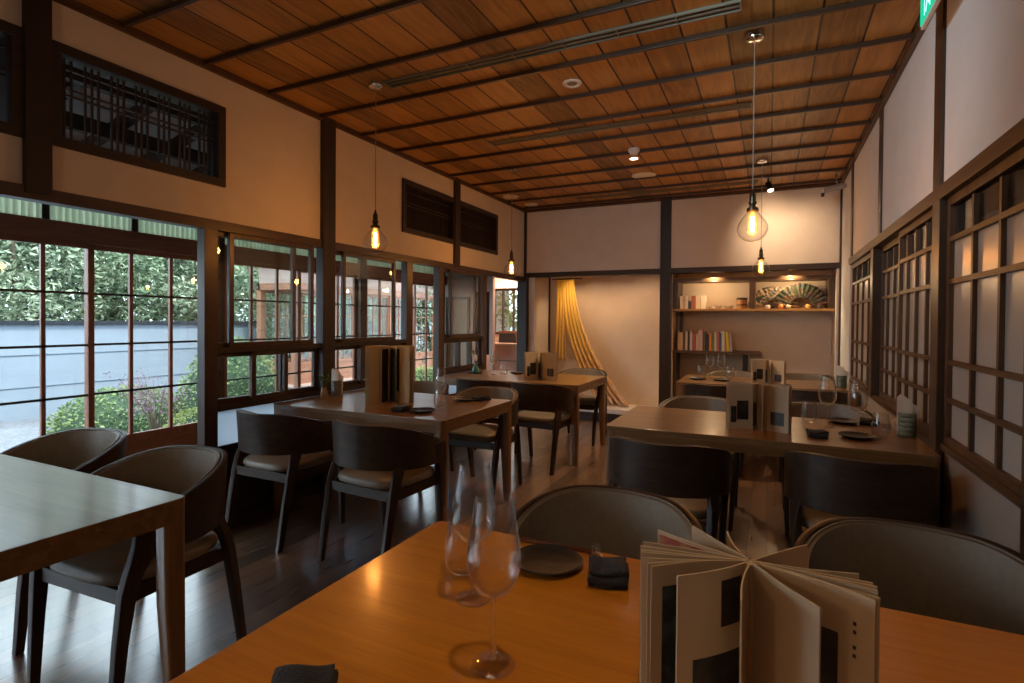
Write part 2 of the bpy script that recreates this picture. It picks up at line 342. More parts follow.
# inner sash windows
def sash(t, y0, y1, z0, z1, x, w=.032, mids=(), name='sash'):
    f = MB(); d = .014
    f.box(x-d,x+d,y0,y0+w,z0,z1); f.box(x-d,x+d,y1-w,y1,z0,z1); f.box(x-d,x+d,y0+w,y1-w,z0,z0+.03); f.box(x-d,x+d,y0+w,y1-w,z1-.03,z1)
    s = obj(name, f, M['brownZ'], t, bevel=.003)
    for m in mids: obj('muntin', MB().box(x-.008,x+.008,m-.009,m+.009,z0+.03,z1-.03), M['brownZ'], s)
    obj('pane', MB().box(x-.002,x+.002,y0+w,y1-w,z0+.03,z1-.03), M['pane'], s)
    return s
def innerwin(n, y0, y1, label, up, low):
    t = sempty('window_%d' % n, label, 'window')
    x = LX-.02
    obj('sill', MB().box(x-.05, x+.045, y0, y1, .745, .785), M['darkY'], t, bevel=.003)
    obj('transom_bar', MB().box(x-.045, x+.04, y0, y1, 1.108, 1.142), M['darkY'], t, bevel=.003)
    obj('base_rail', MB().box(x-.03, x+.03, y0, y1, 0, .07), M['darkY'], t, bevel=.003)
    obj('lower_panel', MB().box(x-.006, x+.006, y0, y1, .52, .745), M['frost_light'], t)
    obj('wood_panel', MB().box(x-.01, x+.008, y0, y1, .07, .49).box(x-.02, x+.02, y0, y1, .49, .52), M['darkY'], t)
    for a, b, dx in up: sash(t, a, b, 1.142, 1.875, x+dx)
    for a, b, dx in low: sash(t, a, b, .785, 1.108, x+dx)
    return t
innerwin(1, 2.245, 3.105, 'brown sash window left of the dark post, behind napkin cup and bud vase', ((2.245,2.90,-.02),(2.335,3.04,.012)), ((2.245,2.56,-.02),(2.50,2.80,.012),(2.76,3.105,-.02)))
innerwin(2, 3.235, 4.18, 'brown sash window right of the dark post, behind the standing menu', ((3.235,4.07,-.02),(3.35,4.03,.012)), ((3.235,3.62,-.02),(3.56,3.90,.012),(3.86,4.18,-.02)))
innerwin(3, 4.82, 5.70, 'narrow looking brown sash window near the far corner', ((4.82,5.60,-.02),(4.97,5.66,.012)), ((4.82,5.2,-.02),(5.16,5.45,.012),(5.42,5.70,-.02)))

# outer line of the veranda: posts, head beam, transom glass, glazed doors
OX = -4.86
struct('trim_11', MB().box(OX-.05, OX+.05, Y0, 7.6, 1.905, 2.05), M['redY'], label='dark head beam above the outer veranda doors', cat='trim', bevel=.004)  # lighter wood colour stands in for light bounced from the room
struct('trim_12', MB().box(OX-.05, OX+.05, Y0, 7.6, 2.188, 2.40), M['darkY'], label='upper beam of the outer veranda line under the eave', cat='trim')
struct('trim_13', MB().box(OX-.05, OX+.04, Y0, 7.6, 0, .025).box(OX+.06, OX+.075, Y0, 7.6, 0, .008), M['darkY'], label='door track along the outer veranda floor edge', cat='trim')
for i, (a, b) in enumerate(((3.41,3.555),(5.49,5.615),(7.40,7.52),(-.72,-.58))):
    struct('trim_%d' % (14+i), MB().box(OX-.06, OX+.06, a, b, 0, 2.52), M['brownZ'], cat='post', bevel=.004,
           label=('brown outer veranda post seen through first sash window','brown outer veranda post seen through second sash window','brown outer veranda post at far end of glazed doors','brown outer veranda post out of sight at near end')[i])
for n, yy, w in ((18,2.125,'leftmost in view'),(19,2.745,'middle in view'),(80,3.36,'beside the brown window post')):
    struct('trim_%d' % n, MB().box(OX-.03, OX+.03, yy-.022, yy+.022, 2.05, 2.175), M['darkZ'], label='short stud in the reeded transom glass, '+w, cat='trim')
struct('trim_81', MB().box(OX-.01, OX+.035, Y0, 7.5, 2.168, 2.188), mat('pale_metal_strip',(.62,.68,.80),.3), label='pale metal strip along top of the reeded transom glass', cat='trim')
rm_ = MB(); rm_.grid(lambda u,v: (OX+.022*abs(math.sin(u*7.9/.045*PI)), -.4+7.9*u, 2.05+.12*v), 1500, 2)
struct('window_24', rm_, M['reed'], label='long strip of pale reeded transom glass above the outer doors', cat='window', smooth=50)
dn = 0
def gdoor(y0, y1, dx, label):
    global dn; dn += 1
    t = sempty('door_%d' % dn, label, 'door'); x = OX+dx; w = .045
    f = MB(); d = .016
    f.box(x-d,x+d,y0,y0+w,.025,1.905); f.box(x-d,x+d,y1-w,y1,.025,1.905)
    for z0, z1 in ((.025,.10),(.285,.345),(1.865,1.905)): f.box(x-d,x+d,y0+w,y1-w,z0,z1)
    obj('frame', f, M['redZ'], t, bevel=.003)
    for k in (1,2):
        m = y0 + (y1-y0)*k/3
        obj('mullion', MB().box(x-.012,x+.012,m-.014,m+.014,.345,1.865), M['redZ'], t)
    for z in (.715,1.11,1.515): obj('glazing_bar', MB().box(x-.012,x+.012,y0+w,y1-w,z-.009,z+.009), M['black'], t)
    obj('pane', MB().box(x-.002,x+.002,y0+w,y1-w,.345,1.865), M['pane'], t)
    p = obj('wood_panel', MB().box(x-.006,x+.006,y0+w,y1-w,.10,.285), M['redY'], t)
    obj('panel_stile', MB().box(x-.012,x+.012,(y0+y1)/2-.012,(y0+y1)/2+.012,.10,.285), M['redZ'], t)
for a, b, dx, lb in ((-.58,.46,.018,'glazed garden door outside the left edge of view'),(.46,1.44,-.018,'glazed garden door nearest the camera, cut by left edge'),(1.44,2.44,.018,'glazed garden door behind the leftmost barrel chair, gravel and white wall beyond'),(2.40,3.41,-.018,'glazed garden door with red wood panel, shrubs right behind it'),
                 (3.555,4.53,.018,'glazed veranda door behind the first sash window, left leaf'),(4.49,5.49,-.018,'glazed veranda door behind the first sash window, right leaf'),(5.615,6.52,.018,'glazed veranda door behind the second sash window'),(6.48,7.40,-.018,'glazed veranda door seen through the open passage')):
    gdoor(a, b, dx, lb)
# sloping veranda roof with rafters, outer ribbed eave
rf = struct('ceiling_veranda', MB().hexa([(LX-.1,Y0,2.94),(OX-.1,Y0,2.52),(OX-.1,10.2,2.52),(LX-.1,10.2,2.94)],[(LX-.1,Y0,3.0),(OX-.1,Y0,2.58),(OX-.1,10.2,2.58),(LX-.1,10.2,3.0)]), mat('pale_roof_board',(.34,.33,.33),.85), label='sloping board roof over the veranda seen through lattice', cat='ceiling')
y = Y0+.2
while y < 8:
    obj('rafter', MB().hexa([(LX-.1,y,2.87),(OX-.1,y,2.45),(OX-.1,y+.06,2.45),(LX-.1,y+.06,2.87)],[(LX-.1,y,2.94),(OX-.1,y,2.52),(OX-.1,y+.06,2.52),(LX-.1,y+.06,2.94)]), M['darkX'], rf); y += .42
for xx in (-3.6, -4.1, -4.6):
    obj('purlin', MB().box(xx-.03, xx+.03, Y0, 8.2, 2.94+.253*(xx-LX+.1)-.17, 2.94+.253*(xx-LX+.1)-.07), M['darkY'], rf)
struct('trim_40', MB().hexa([(OX-.1,0,2.52),(OX-1.0,0,2.40),(OX-1.0,9,2.40),(OX-.1,9,2.52)],[(OX-.1,0,2.58),(OX-1.0,0,2.45),(OX-1.0,9,2.45),(OX-.1,9,2.58)]), M['brownY'], label='eave boards outside above the garden doors', cat='eave')
# right wall with the shoji line
struct('wall_right', MB().box(RX, RX+.1, Y0, 6.2, 1.955, HZ).box(RX, RX+.1, 6.2, 7.03, 0, HZ), M['plaster_white'], label='pale grey plaster wall above the shoji screens', cat='wall')
struct('wall_right_lower', MB().box(RX+.02, RX+.1, Y0, 6.2, 0, .775), mat('shade_toned_plaster',(.30,.25,.21),.9,noise=.04,nscale=6), label='lower plaster wall under the shoji screens, shade put into its colour', cat='wall')  # plaster colour darkened here to stand for weaker daylight low on the wall
struct('trim_42', MB().box(RX-.015, RX+.06, Y0, 6.2, 1.895, 1.96), M['trimY'], label='brown lintel over the shoji screens', cat='trim', bevel=.004)
struct('trim_43', MB().box(RX+.004, RX+.07, Y0, 6.2, .752, .785), M['trimY'], label='brown sill rail under the shoji screens', cat='trim', bevel=.004)
post(44, RX-.014, RX+.08, 3.065, 3.19, 0, HZ, 'tall brown post between the near and far shoji screens', 'brownZ')
post(45, RX-.012, RX+.08, 4.56, 4.66, 1.94, HZ, 'thin brown upper post of right wall, second from camera', 'brownZ')
post(46, RX-.012, RX+.08, 6.03, 6.13, 1.94, HZ, 'thin brown upper post of right wall, farthest', 'brownZ')
post(47, RX-.004, RX+.09, 2.04, 2.17, 0, 1.9, 'thick brown post at right edge of view', 'brownZ')
post(48, RX-.02, RX+.03, 6.91, 6.95, 0, HZ, 'slim dark post in far right corner', 'brownZ')
ZB = (.985,1.155,1.515,1.705)
def shoji(n, y0, y1, vs, x, label):
    t = sempty('window_%d' % n, label, 'shoji screen'); d = .016
    f = MB().box(x-d,x+d,y0,y0+.04,.785,1.895).box(x-d,x+d,y1-.04,y1,.785,1.895).box(x-d,x+d,y0+.04,y1-.04,.785,.82).box(x-d,x+d,y0+.04,y1-.04,1.855,1.895)
    obj('frame', f, M['trimZ'], t, bevel=.003)
    for z in ZB: obj('cross_bar', MB().box(x-.014,x+.006,y0+.04,y1-.04,z-.011,z+.011), M['trimY'], t)
    for v in vs: obj('upright_bar', MB().box(x-.012,x+.006,v-.011,v+.011,.82,1.845), M['trimZ'], t)
    obj('frosted_pane', MB().box(x+.004,x+.009,y0+.04,y1-.04,.82,1.705), M['frost'], t)
    obj('clear_pane', MB().box(x+.004,x+.007,y0+.04,y1-.04,1.705,1.845), M['pane'], t)
shoji(30, 2.17, 3.065, (2.45,2.735), RX+.03, 'frosted shoji screen nearest the camera on the right wall')
shoji(31, 3.20, 4.06, (3.42,3.64,3.85), RX+.025, 'frosted shoji screen right beside the tall brown post, far side')
shoji(32, 3.99, 4.86, (4.21,4.43,4.65), RX+.06, 'frosted shoji screen in middle of the right wall')
shoji(33, 4.95, 6.2, (5.26,5.57,5.88), RX+.03, 'frosted shoji screen nearest the alcove')
post(49, RX-.01, RX+.08, 4.85, 4.96, .78, 1.9, 'brown stud between the two farthest shoji screens', 'brownZ')
shoji(34, .9, 2.04, (1.2,1.5,1.8), RX+.03, 'frosted shoji screen beside the camera, out of view')
struct('wall_hall', MB().box(1.9, 1.98, Y0, 7.03, 0, HZ).box(RX+.1, 1.9, 6.95, 7.03, 0, HZ).box(RX+.1, 1.9, Y0, Y0+.08, 0, HZ), M['plaster'], label='dim passage wall behind clear top panes of the shoji', cat='wall')
struct('ceiling_hall', MB().box(RX+.1, 1.98, Y0, 7.03, 2.4, 2.46), M['plaster'], label='low ceiling of the dim passage behind the shoji', cat='ceiling')
for i, yy in enumerate((1.9,2.4,2.95,3.5,4.1,4.7,5.3)):
    struct('trim_%d' % (50+i), MB().box(1.86, 1.905, yy, yy+.09, 0, 2.4), M['darkZ'], label='dark stud on passage wall behind the shoji', cat='trim')

# back wall: upper plaster, lintel, post, two recesses
struct('wall_back', MB().box(LX-.1, RX, DY, DY+.09, 1.99, HZ).box(-3.2,-2.96,DY,7.5,0,2.0).box(.665,RX,DY,DY+.09,0,2.0), M['plaster'], label='beige plaster back wall above the two alcoves', cat='wall')
struct('trim_60', MB().box(LX, RX, DY-.02, DY+.09, 1.93, 1.995), M['darkX'], label='dark lintel across the back wall above both alcoves', cat='trim', bevel=.004)
post(61, -1.245, -1.115, DY-.03, DY+.1, 0, HZ, 'full height dark post between cloth alcove and shelf alcove')
struct('wall_alcove', MB().box(-3.2,-1.2,7.5,7.58,0,2.1).box(-1.24,-1.2,DY+.09,7.5,0,2.1).box(-2.96,-1.24,DY+.09,7.5,2.05,2.1), M['plaster_tan'], label='plain tan alcove wall behind the hanging cloth', cat='wall')
struct('trim_62', MB().box(-2.975,-2.945,7.47,7.505,0,2.05), M['darkZ'], label='thin dark corner strip inside the cloth alcove', cat='trim')
struct('floor_alcove', MB().box(-2.96,-1.24,DY+.02,7.5,.10,.17), mat('pale_platform',(.62,.58,.55),.6), label='pale raised platform of the cloth alcove', cat='floor')
struct('baseboard_back', MB().box(-2.96,-1.24,DY-.01,DY+.03,0,.115), M['darkX'], label='dark board under edge of the alcove platform', cat='baseboard')
struct('wall_shelf_alcove', MB().box(-1.2,.75,7.42,7.5,0,2.1).box(-1.16,-1.105,DY+.09,7.42,0,2.1).box(.665,.75,DY+.09,7.42,0,2.1).box(-1.16,.7,DY+.09,7.42,2.05,2.1), M['plaster_tan'], label='tan alcove wall behind the shelves', cat='wall')

# reception at the end of the veranda
EY = 7.6
w = MB()
for x0, x1, z0, z1 in ((-4.92,-4.83,0,2.9),(-4.83,-4.38,1.71,2.9),(-4.38,-4.30,0,2.9),(-4.30,-4.02,1.79,2.9),(-4.02,-3.96,0,2.9),(-3.96,-2.96,2.02,2.9)): w.box(x0,x1,EY,EY+.08,z0,z1)
w.box(-3.2,-3.0,7.03,10.2,0,2.9).box(-5.0,-4.92,EY,10.2,0,2.9)
RY = 8.7
for x0, x1, z0, z1 in ((-4.92,-4.52,0,2.9),(-4.52,-3.2,1.90,2.9),(-4.52,-3.2,0,1.10)): w.box(x0,x1,RY,RY+.08,z0,z1)
struct('wall_far', w, mat('pinkish_plaster',(.56,.42,.36),.9), label='dim pinkish wall at far end of the veranda', cat='wall')
t = sempty('door_20', 'cream sliding door at far end of veranda', 'door')
obj('panel', MB().box(-4.79,-4.42,EY-.0,EY+.02,.05,1.67), mat('cream_panel',(.42,.33,.25),.7), t)
obj('frame', MB().box(-4.83,-4.79,EY-.02,EY+.03,0,1.71).box(-4.42,-4.38,EY-.02,EY+.03,0,1.71).box(-4.79,-4.42,EY-.02,EY+.03,1.67,1.71), M['brownZ'], t)
t = sempty('window_40', 'small far window with green leaves behind reception desk', 'window')
obj('frame', MB().box(-4.52,-3.2,RY-.02,RY+.03,1.08,1.12).box(-4.52,-3.2,RY-.02,RY+.03,1.86,1.92).box(-4.52,-4.48,RY-.02,RY+.03,1.1,1.9).box(-4.34,-4.31,RY-.02,RY+.03,1.1,1.9).box(-4.13,-4.10,RY-.02,RY+.03,1.1,1.9).box(-3.7,-3.67,RY-.02,RY+.03,1.1,1.9), M['brownZ'], t)
obj('pane', MB().box(-4.5,-3.2,RY,RY+.004,1.12,1.88), M['pane'], t)
struct('trim_63', MB().box(-4.9,-3.2,RY-.16,RY-.06,1.90,1.99), M['whiteplastic'], label='white light trough above the far window', cat='trim')
t = thing('noren_curtain','dark slit curtain hanging in far doorway','curtain',(-4.16,EY+.03,0))
for s in (-1,1):
    obj('cloth_panel', MB().grid(lambda u,v,s=s: (s*.068-.062+.124*u, .01*math.sin(u*9), 1.775-1.0*v), 12, 6), mat('indigo_cloth',(.03,.025,.03),.9), t, smooth=True)
obj('rod', MB().tube([(-.14,0,1.78),(.14,0,1.78)], .008), M['darkX'], t)
t = thing('reception_desk','pinkish wood reception desk with dark screen at far end of veranda','desk',(-3.9,8.0,0))
obj('body', MB().box(-.32,.6,-.0,.45,.0,.92), mat('pale_desk_wood',(.52,.33,.25),.5), t, bevel=.004)
obj('top', MB().box(-.34,.62,-.03,.47,.92,.95), mat('pale_desk_top',(.6,.42,.33),.45), t, bevel=.004)
obj('groove', MB().box(-.32,.6,-.006,.002,.66,.67), M['darkX'], t)
obj('back_shelf', MB().box(-.30,.6,.3,.34,.95,1.15), M['redX'], t, bevel=.003)
obj('screen', MB().hexa([(-.26,.2,.95),(.05,.24,.95),(.05,.26,.95),(-.26,.22,.95)],[(-.26,.24,1.11),(.0,.28,1.11),(.0,.3,1.11),(-.26,.26,1.11)]), M['black'], t)

# ceiling fittings
M['blade_dark'] = mat('slot_shadow_grey',(.10,.095,.07),.6)
def slot(y, x0, x1, label):
    t = thing('slot_diffuser', label, 'air vent', (0,y,HZ), 0, 'slot air vents in the ceiling')
    obj('frame', MB().box(x0,x1,-.045,-.037,-.014,.0).box(x0,x1,.037,.045,-.014,0).box(x0,x0+.01,-.037,.037,-.014,0).box(x1-.01,x1,-.037,.037,-.014,0), M['grill'], t)
    obj('blade', MB().box(x0+.01,x1-.01,-.006,.006,-.012,-.003), M['grill'], t)
    obj('tray', MB().box(x0+.01,x1-.01,-.037,.037,-.003,-.001), M['blade_dark'], t)
    n = int((x1-x0)/.3)
    for k in range(1,n): obj('divider', MB().box(x0+(x1-x0)*k/n-.003,x0+(x1-x0)*k/n+.003,-.037,.037,-.013,-.003), M['grill'], t)
slot(2.865,-2.29,-.14,'long grey slot air vent nearest the camera on the ceiling')
slot(4.20,-2.22,-.13,'long grey slot air vent midway down the ceiling')
slot(6.52,-2.2,-.13,'long grey slot air vent closest to the back wall')
def disc(name, x, y, r, label, cat, m, prof=None, inner=None):
    t = thing(name, label, cat, (x,y,HZ))
    obj('rim', MB().lathe(prof or [(0,-.012),(r*.9,-.012),(r,-.006),(r,0)], 32), m, t, smooth=35)
    if inner: obj(inner[0], MB().lathe(inner[1], 28), inner[2], t, smooth=35)
    return t
disc('recessed_spotlight', -1.18, 3.36, .062, 'round white recessed spotlight, unlit, nearest on the ceiling', 'spotlight', M['whiteplastic'], [(.036,-.004),(.04,-.01),(.058,-.01),(.062,-.004),(.062,0)], ('lens',[(0,-.006),(.02,-.008),(.036,-.003)],M['grill']))
disc('smoke_detector', -1.12, 4.87, .05, 'small white smoke detector cup on ceiling above the lit downlight', 'smoke detector', M['whiteplastic'], [(0,-.05),(.03,-.05),(.038,-.03),(.05,-.022),(.052,0)])
disc('downlight', -1.18, 5.14, .055, 'small lit round downlight between detector and ceiling speaker', 'downlight', M['whiteplastic'], [(.034,-.003),(.036,-.008),(.052,-.008),(.055,0)], ('lamp_disc',[(0,-.006),(.035,-.005)],emis('downlight_glow',(1,.83,.6),14)))
disc('ceiling_speaker', -1.22, 5.78, .125, 'large round white ceiling speaker in middle of far ceiling', 'speaker', M['whiteplastic'])
disc('ceiling_disc', -3.0+.06, 6.1, .10, 'round white ceiling disc near the left wall, nearer of two', 'ceiling disc', M['whiteplastic'])
disc('ceiling_disc', -2.9+.02, 6.62, .09, 'round white ceiling disc in far left corner, beside back wall', 'ceiling disc', M['whiteplastic'])
t = thing('track_spotlight','black ceiling spotlight aimed at back wall above the alcove','spotlight',(-.03,6.35,HZ))
obj('base', MB().lathe([(0,-.02),(.035,-.02),(.035,0)],20), M['black'], t, smooth=35)
obj('stem', MB().tube([(0,0,-.02),(0,0,-.07)],.008), M['black'], t)
hd = MB().lathe([(0,.05),(.03,.05),(.034,-.06),(.030,-.06),(.028,-.05),(0,-.05)],20).xf(Matrix.Translation((.012,.01,-.11)) @ Matrix.Rotation(math.radians(-28),4,'X') @ Matrix.Rotation(math.radians(-16),4,'Y'))
obj('head', hd, M['black'], t, smooth=35)
obj('lamp_disc', MB().lathe([(0,-.052),(.027,-.052)],18).xf(Matrix.Translation((.012,.01,-.11)) @ Matrix.Rotation(math.radians(-28),4,'X') @ Matrix.Rotation(math.radians(-16),4,'Y')), emis('spot_glow',(1,.8,.55),12), t)
t = thing('security_camera','small grey security camera hanging in far right ceiling corner','camera',(.60,6.45,HZ))
obj('mount', MB().lathe([(0,-.012),(.035,-.012),(.035,0)],20).tube([(0,0,-.01),(0,0,-.10),(.05,0,-.15)],.007), M['chrome'], t, smooth=35)
obj('body', MB().tube([(-.12,-.03,-.19),(-.09,-.02,-.182),(.06,.02,-.145),(.09,.03,-.138)],[.026,.03,.03,.02],14), mat('camera_grey',(.42,.40,.37),.35), t, smooth=40)
obj('lens', MB().tube([(-.118,-.03,-.215),(-.122,-.03,-.25)],[.018,.014],12), M['black'], t, smooth=40)
# exit sign
t = thing('exit_sign','green emergency exit sign with running figure at top right ceiling edge','sign',(.635,2.85,2.735))
obj('case', MB().box(-.03,-.012,-.18,.18,-.075,.12).box(-.012,.06,-.05,.05,.06,.11), M['whiteplastic'], t, bevel=.004)
obj('face', MB().box(-.034,-.03,-.17,.17,-.062,.11), emis('exit_green',(.01,.42,.22),1.2), t)
fg = MB()
def ln(pts, w):
    for (a,b),(c,d) in zip(pts[:-1],pts[1:]):
        dx, dy = c-a, d-b; l = math.hypot(dx,dy) or 1; nx, ny = -dy/l*w/2, dx/l*w/2
        fg.add([(-.0355,a+nx,b+ny),(-.0355,a-nx,b-ny),(-.0355,c-nx,d-ny),(-.0355,c+nx,d+ny)],[(0,1,2,3)])
ln([(.09,-.05),(.09,.1),(.0,.1),(.0,-.05)],.012); ln([(.06,.03),(.045,.0),(.07,-.045)],.016); ln([(.045,.0),(.02,-.02),(.0,-.04)],.014); ln([(.058,.04),(.03,.03),(.02,.01)],.011); ln([(.06,.04),(.08,.02)],.011)
hdm = MB().lathe([(0,-.0005),(.014,-.0005),(.014,.0005),(0,.0005)],16).xf(Matrix.Translation((-.0355,.062,.062)) @ Matrix.Rotation(PI/2,4,'Y')); fg.add(hdm.v, hdm.f)
for k in range(4):
    yy = -.15+k*.05
    ln([(yy,.06),(yy+.03,.06)],.01); ln([(yy,.03),(yy+.03,.03)],.01); ln([(yy+.015,.075),(yy+.015,-.02)],.009); ln([(yy,-.02),(yy+.03,-.02)],.01)
obj('running_figure', fg, emis('exit_white',(.45,.85,.95),1.6), t)
struct('wall_rear', MB().box(LX-1.8,2.0,Y0-.08,Y0,0,HZ), M['plaster'], label='plain plaster wall behind the camera', cat='wall')
# ------------------------------------------------------------------ tables
TOP = .74
def make_table(label, x0, x1, y0, y1, kind='table', group=None):
    cx, cy = (x0+x1)/2, (y0+y1)/2; a, b = (x1-x0)/2, (y1-y0)/2
    t = thing('dining_table', label, 'table', (cx,cy,0), 0)
    obj('tabletop', MB().rrect(-a,a,-b,b,TOP-.028,TOP,.022), M[kind+'X'], t, bevel=.0035)
    f = MB(); e = .004; h0, h1 = TOP-.078, TOP-.028; w = .022
    ap = MB().box(-a+.05,a-.05,-b+e,-b+e+w,h0,h1).box(-a+.05,a-.05,b-e-w,b-e,h0,h1).box(-a+e,-a+e+w,-b+.05,b-.05,h0,h1).box(a-e-w,a-e,-b+.05,b-.05,h0,h1)
    obj('apron', ap, M[kind+'X'], t, bevel=.002)
    for sx in (-1,1):
        for sy in (-1,1):
            w0, w1 = .068, .046
            def rr(w, z, r):
                xo, yo = sx*(a-.003), sy*(b-.003); pts = []
                xi, yi = xo-sx*w, yo-sy*w
                xa, xb = min(xo,xi), max(xo,xi); ya, yb = min(yo,yi), max(yo,yi)
                for cxx, cyy, a0 in ((xb-r,yb-r,0),(xa+r,yb-r,PI/2),(xa+r,ya+r,PI),(xb-r,ya+r,1.5*PI)):
                    for k in range(4): pts.append((cxx+r*math.cos(a0+k*PI/6), cyy+r*math.sin(a0+k*PI/6), z))
                return pts
            obj('leg', MB().sweep([rr(w1,0,.008), rr(w0*.95,.40,.012), rr(w0,TOP-.028,.016)]), M[kind+'Z'], t, smooth=40)
    return t
make_table('big honey brown table in foreground with standing menu and wine glasses', -.87, .70, .50, 1.335, 'honey')
make_table('walnut table at left edge reflecting the garden, two barrel chairs behind', -3.10, -1.725, .24, 1.145)
make_table('walnut table by the dark post with napkin cup and tall menu', -3.105, -1.705, 2.66, 3.60)
make_table('walnut table at far left, in front of the hanging cloth', -3.10, -1.57, 4.70, 5.66)
make_table('walnut table by the shoji in the middle right with striped napkin cup', -.83, .70, 2.975, 3.79)
make_table('walnut table at far right in front of the bookshelf', -.82, .70, 5.47, 6.27)

# ------------------------------------------------------------------ barrel chair (front is +Y)
def band_pt(ph, off=0.0):
    rx, ry, cy = .288-off, .265-off, -.015
    if abs(ph) <= PI/2: return (rx*math.sin(ph), cy-ry*math.cos(ph))
    s = 1 if ph > 0 else -1; e = abs(ph)-PI/2
    return (s*(rx-.06*e*e), cy+e*.30)
PHM = PI/2+.60
def ztop(ph):
    u = abs(ph)/PHM; return .775-.135*max(0,(u-.25)/.75)**1.6
def zbot(ph):
    u = abs(ph)/PHM; return .540-.025*u**2
def band(o0, o1, zt, zb, pm, n=44):
    rings = []
    for i in range(n+1):
        ph = -pm+2*pm*i/n; z1, z0 = zt(ph), zb(ph); lean = .02*math.cos(ph) if abs(ph) < PI/2 else 0
        ring = []
        for off, z in ((o0,z0),(o0,z1),(o0*.5+o1*.5,z1+.003),(o1,z1),(o1,z0),(o0*.5+o1*.5,z0-.003)):
            x, y = band_pt(ph, off); ring.append((x, y-lean*(z-.55)/.22, z))
        rings.append(ring)
    return MB().sweep(rings)
def make_chair(label, group=None):
    t = thing('barrel_chair', label, 'chair', (0,0,0), 0, group)
    obj('backrest', band(0, .020, ztop, zbot, PHM), M['chairX'], t, smooth=35)
    p = obj('backrest_pad', band(.0185, .040, lambda a: ztop(a)-.006, lambda a: zbot(a)+.006, PHM-.10), M['leather'], t, smooth=35)
    pm = PHM-.10; path = []
    for i in range(41):
        ph = -pm+2*pm*i/40; x, y = band_pt(ph, .029); lean = .02*math.cos(ph) if abs(ph) < PI/2 else 0
        path.append((x, y-lean*(ztop(ph)-.553)/.22, ztop(ph)-.002))
    obj('piping', MB().tube(path, .0032, 6), M['piping'], p, smooth=60)
    # seat cushion
    def seat(u, v):
        a = 2*PI*u
        c, s_ = math.cos(a), math.sin(a); ex = .55
        x = .238*math.copysign(abs(c)**ex, c)*(1+.04*s_); y = .222*math.copysign(abs(s_)**ex, s_)+.002
        k = [(0,.425),(.90,.425),(.985,.432),(1.0,.448),(.985,.464),(.93,.475),(.6,.481),(0,.483)]
        r, z = k[int(round(v*7))]
        return (x*r, y*r+(1-r)*.012, z)
    obj('seat', MB().grid(seat, 40, 8, True), M['leather'], t, smooth=70)
    f = MB(); z0, z1 = .375, .428
    for sx in (-1,1): f.hexa([(sx*.236,-.2,z0),(sx*.214,-.2,z0),(sx*.214,.20,z0),(sx*.236,.20,z0)],[(sx*.236,-.2,z1),(sx*.214,-.2,z1),(sx*.214,.20,z1),(sx*.236,.20,z1)])
    f.box(-.214,.214,.184,.206,z0,z1).box(-.214,.214,-.212,-.19,z0,z1)
    obj('seat_frame', f, M['chairX'], t, bevel=.004)
    for sx in (-1,1):
        # front leg sweeps up into the arm
        rings = []
        for z, x, y, wx, wy in ((0,.222,.228,.026,.032),(.25,.232,.212,.032,.042),(.42,.243,.196,.034,.052),(.48,.252,.182,.033,.062),(.53,.262,.160,.030,.085),(.575,.268,.142,.026,.105),(.61,.270,.136,.024,.110),(.635,.270,.138,.022,.090)):
            rings.append([(sx*(x-wx/2),y-wy/2,z),(sx*(x+wx/2),y-wy/2,z),(sx*(x+wx/2),y+wy/2,z),(sx*(x-wx/2),y+wy/2,z)])
        obj('front_leg', MB().sweep(rings), M['chairZ'], t, bevel=.005)
        rings = []
        for z, x, y, wt, wl, an in ((0,.222,-.272,.028,.032,10),(.25,.227,-.230,.032,.042,14),(.42,.232,-.196,.033,.050,22),(.49,.234,-.175,.029,.056,30),(.535,.232,-.160,.021,.064,35),(.552,.231,-.158,.018,.068,36)):
            ca, sa = math.cos(math.radians(an)), math.sin(math.radians(an)); tx, ty, nx, ny = sa, ca, ca, -sa
            rings.append([(sx*(x+tx*p*wl/2+nx*q*wt/2), y+ty*p*wl/2+ny*q*wt/2, z) for p,q in ((-1,-1),(-1,1),(1,1),(1,-1))])
        obj('rear_leg', MB().sweep(rings), M['chairZ'], t, bevel=.005)
    return t
CH = [ # x, y, rot(deg), label
 (-2.15, 1.235, 183, 'brown barrel chair nearest left table corner, its seat visible under the table'),
 (-2.90, 1.27, 187, 'brown barrel chair by the garden doors, behind left table, only its back visible'),
 (-2.72, 2.46, 0, 'dark barrel chair with back to us, left one before the table with napkin cup'),
 (-1.97, 2.475, -4, 'dark barrel chair with back to us, right one before the table with tall menu'),
 (-2.03, 3.705, 180, 'dark barrel chair behind middle left table, turned toward us, near its right end'),
 (-2.72, 3.78, 180, 'dark barrel chair behind middle left table, mostly hidden by the tall menu'),
 (-2.47, 4.62, 4, 'dark barrel chair with back to us, left one before the far left table'),
 (-1.88, 4.61, -3, 'dark barrel chair with back to us, right one before the far left table'),
 (-1.90, 5.78, 180, 'barrel chair behind far left table, in front of the hanging cloth'),
 (-.445, 2.76, -2, 'black barrel chair with back to us, left one before middle right table'),
 (.36, 2.83, -4, 'black barrel chair with back to us beside the shoji, right one before middle right table'),
 (-.43, 3.93, 180, 'barrel chair behind middle right table, at left of its standing menu'),
 (.34, 4.0, 180, 'barrel chair behind middle right table, close to the shoji screens'),
 (-.44, 5.28, 0, 'dark barrel chair before far right table, at left, back to us'),
 (.32, 5.28, 0, 'dark barrel chair before far right table, at right, back to us'),
 (-.36, 6.36, 180, 'barrel chair behind far right table, under the long row of books'),
 (.34, 6.36, 180, 'barrel chair behind far right table, before the low cream topped cabinet'),
 (-.43, 1.475, 178, 'taupe barrel chair across the foreground table, left, behind dark plate'),
 (.345, 1.53, 180, 'taupe barrel chair across the foreground table, right, behind big menu'),
]
ch0 = None
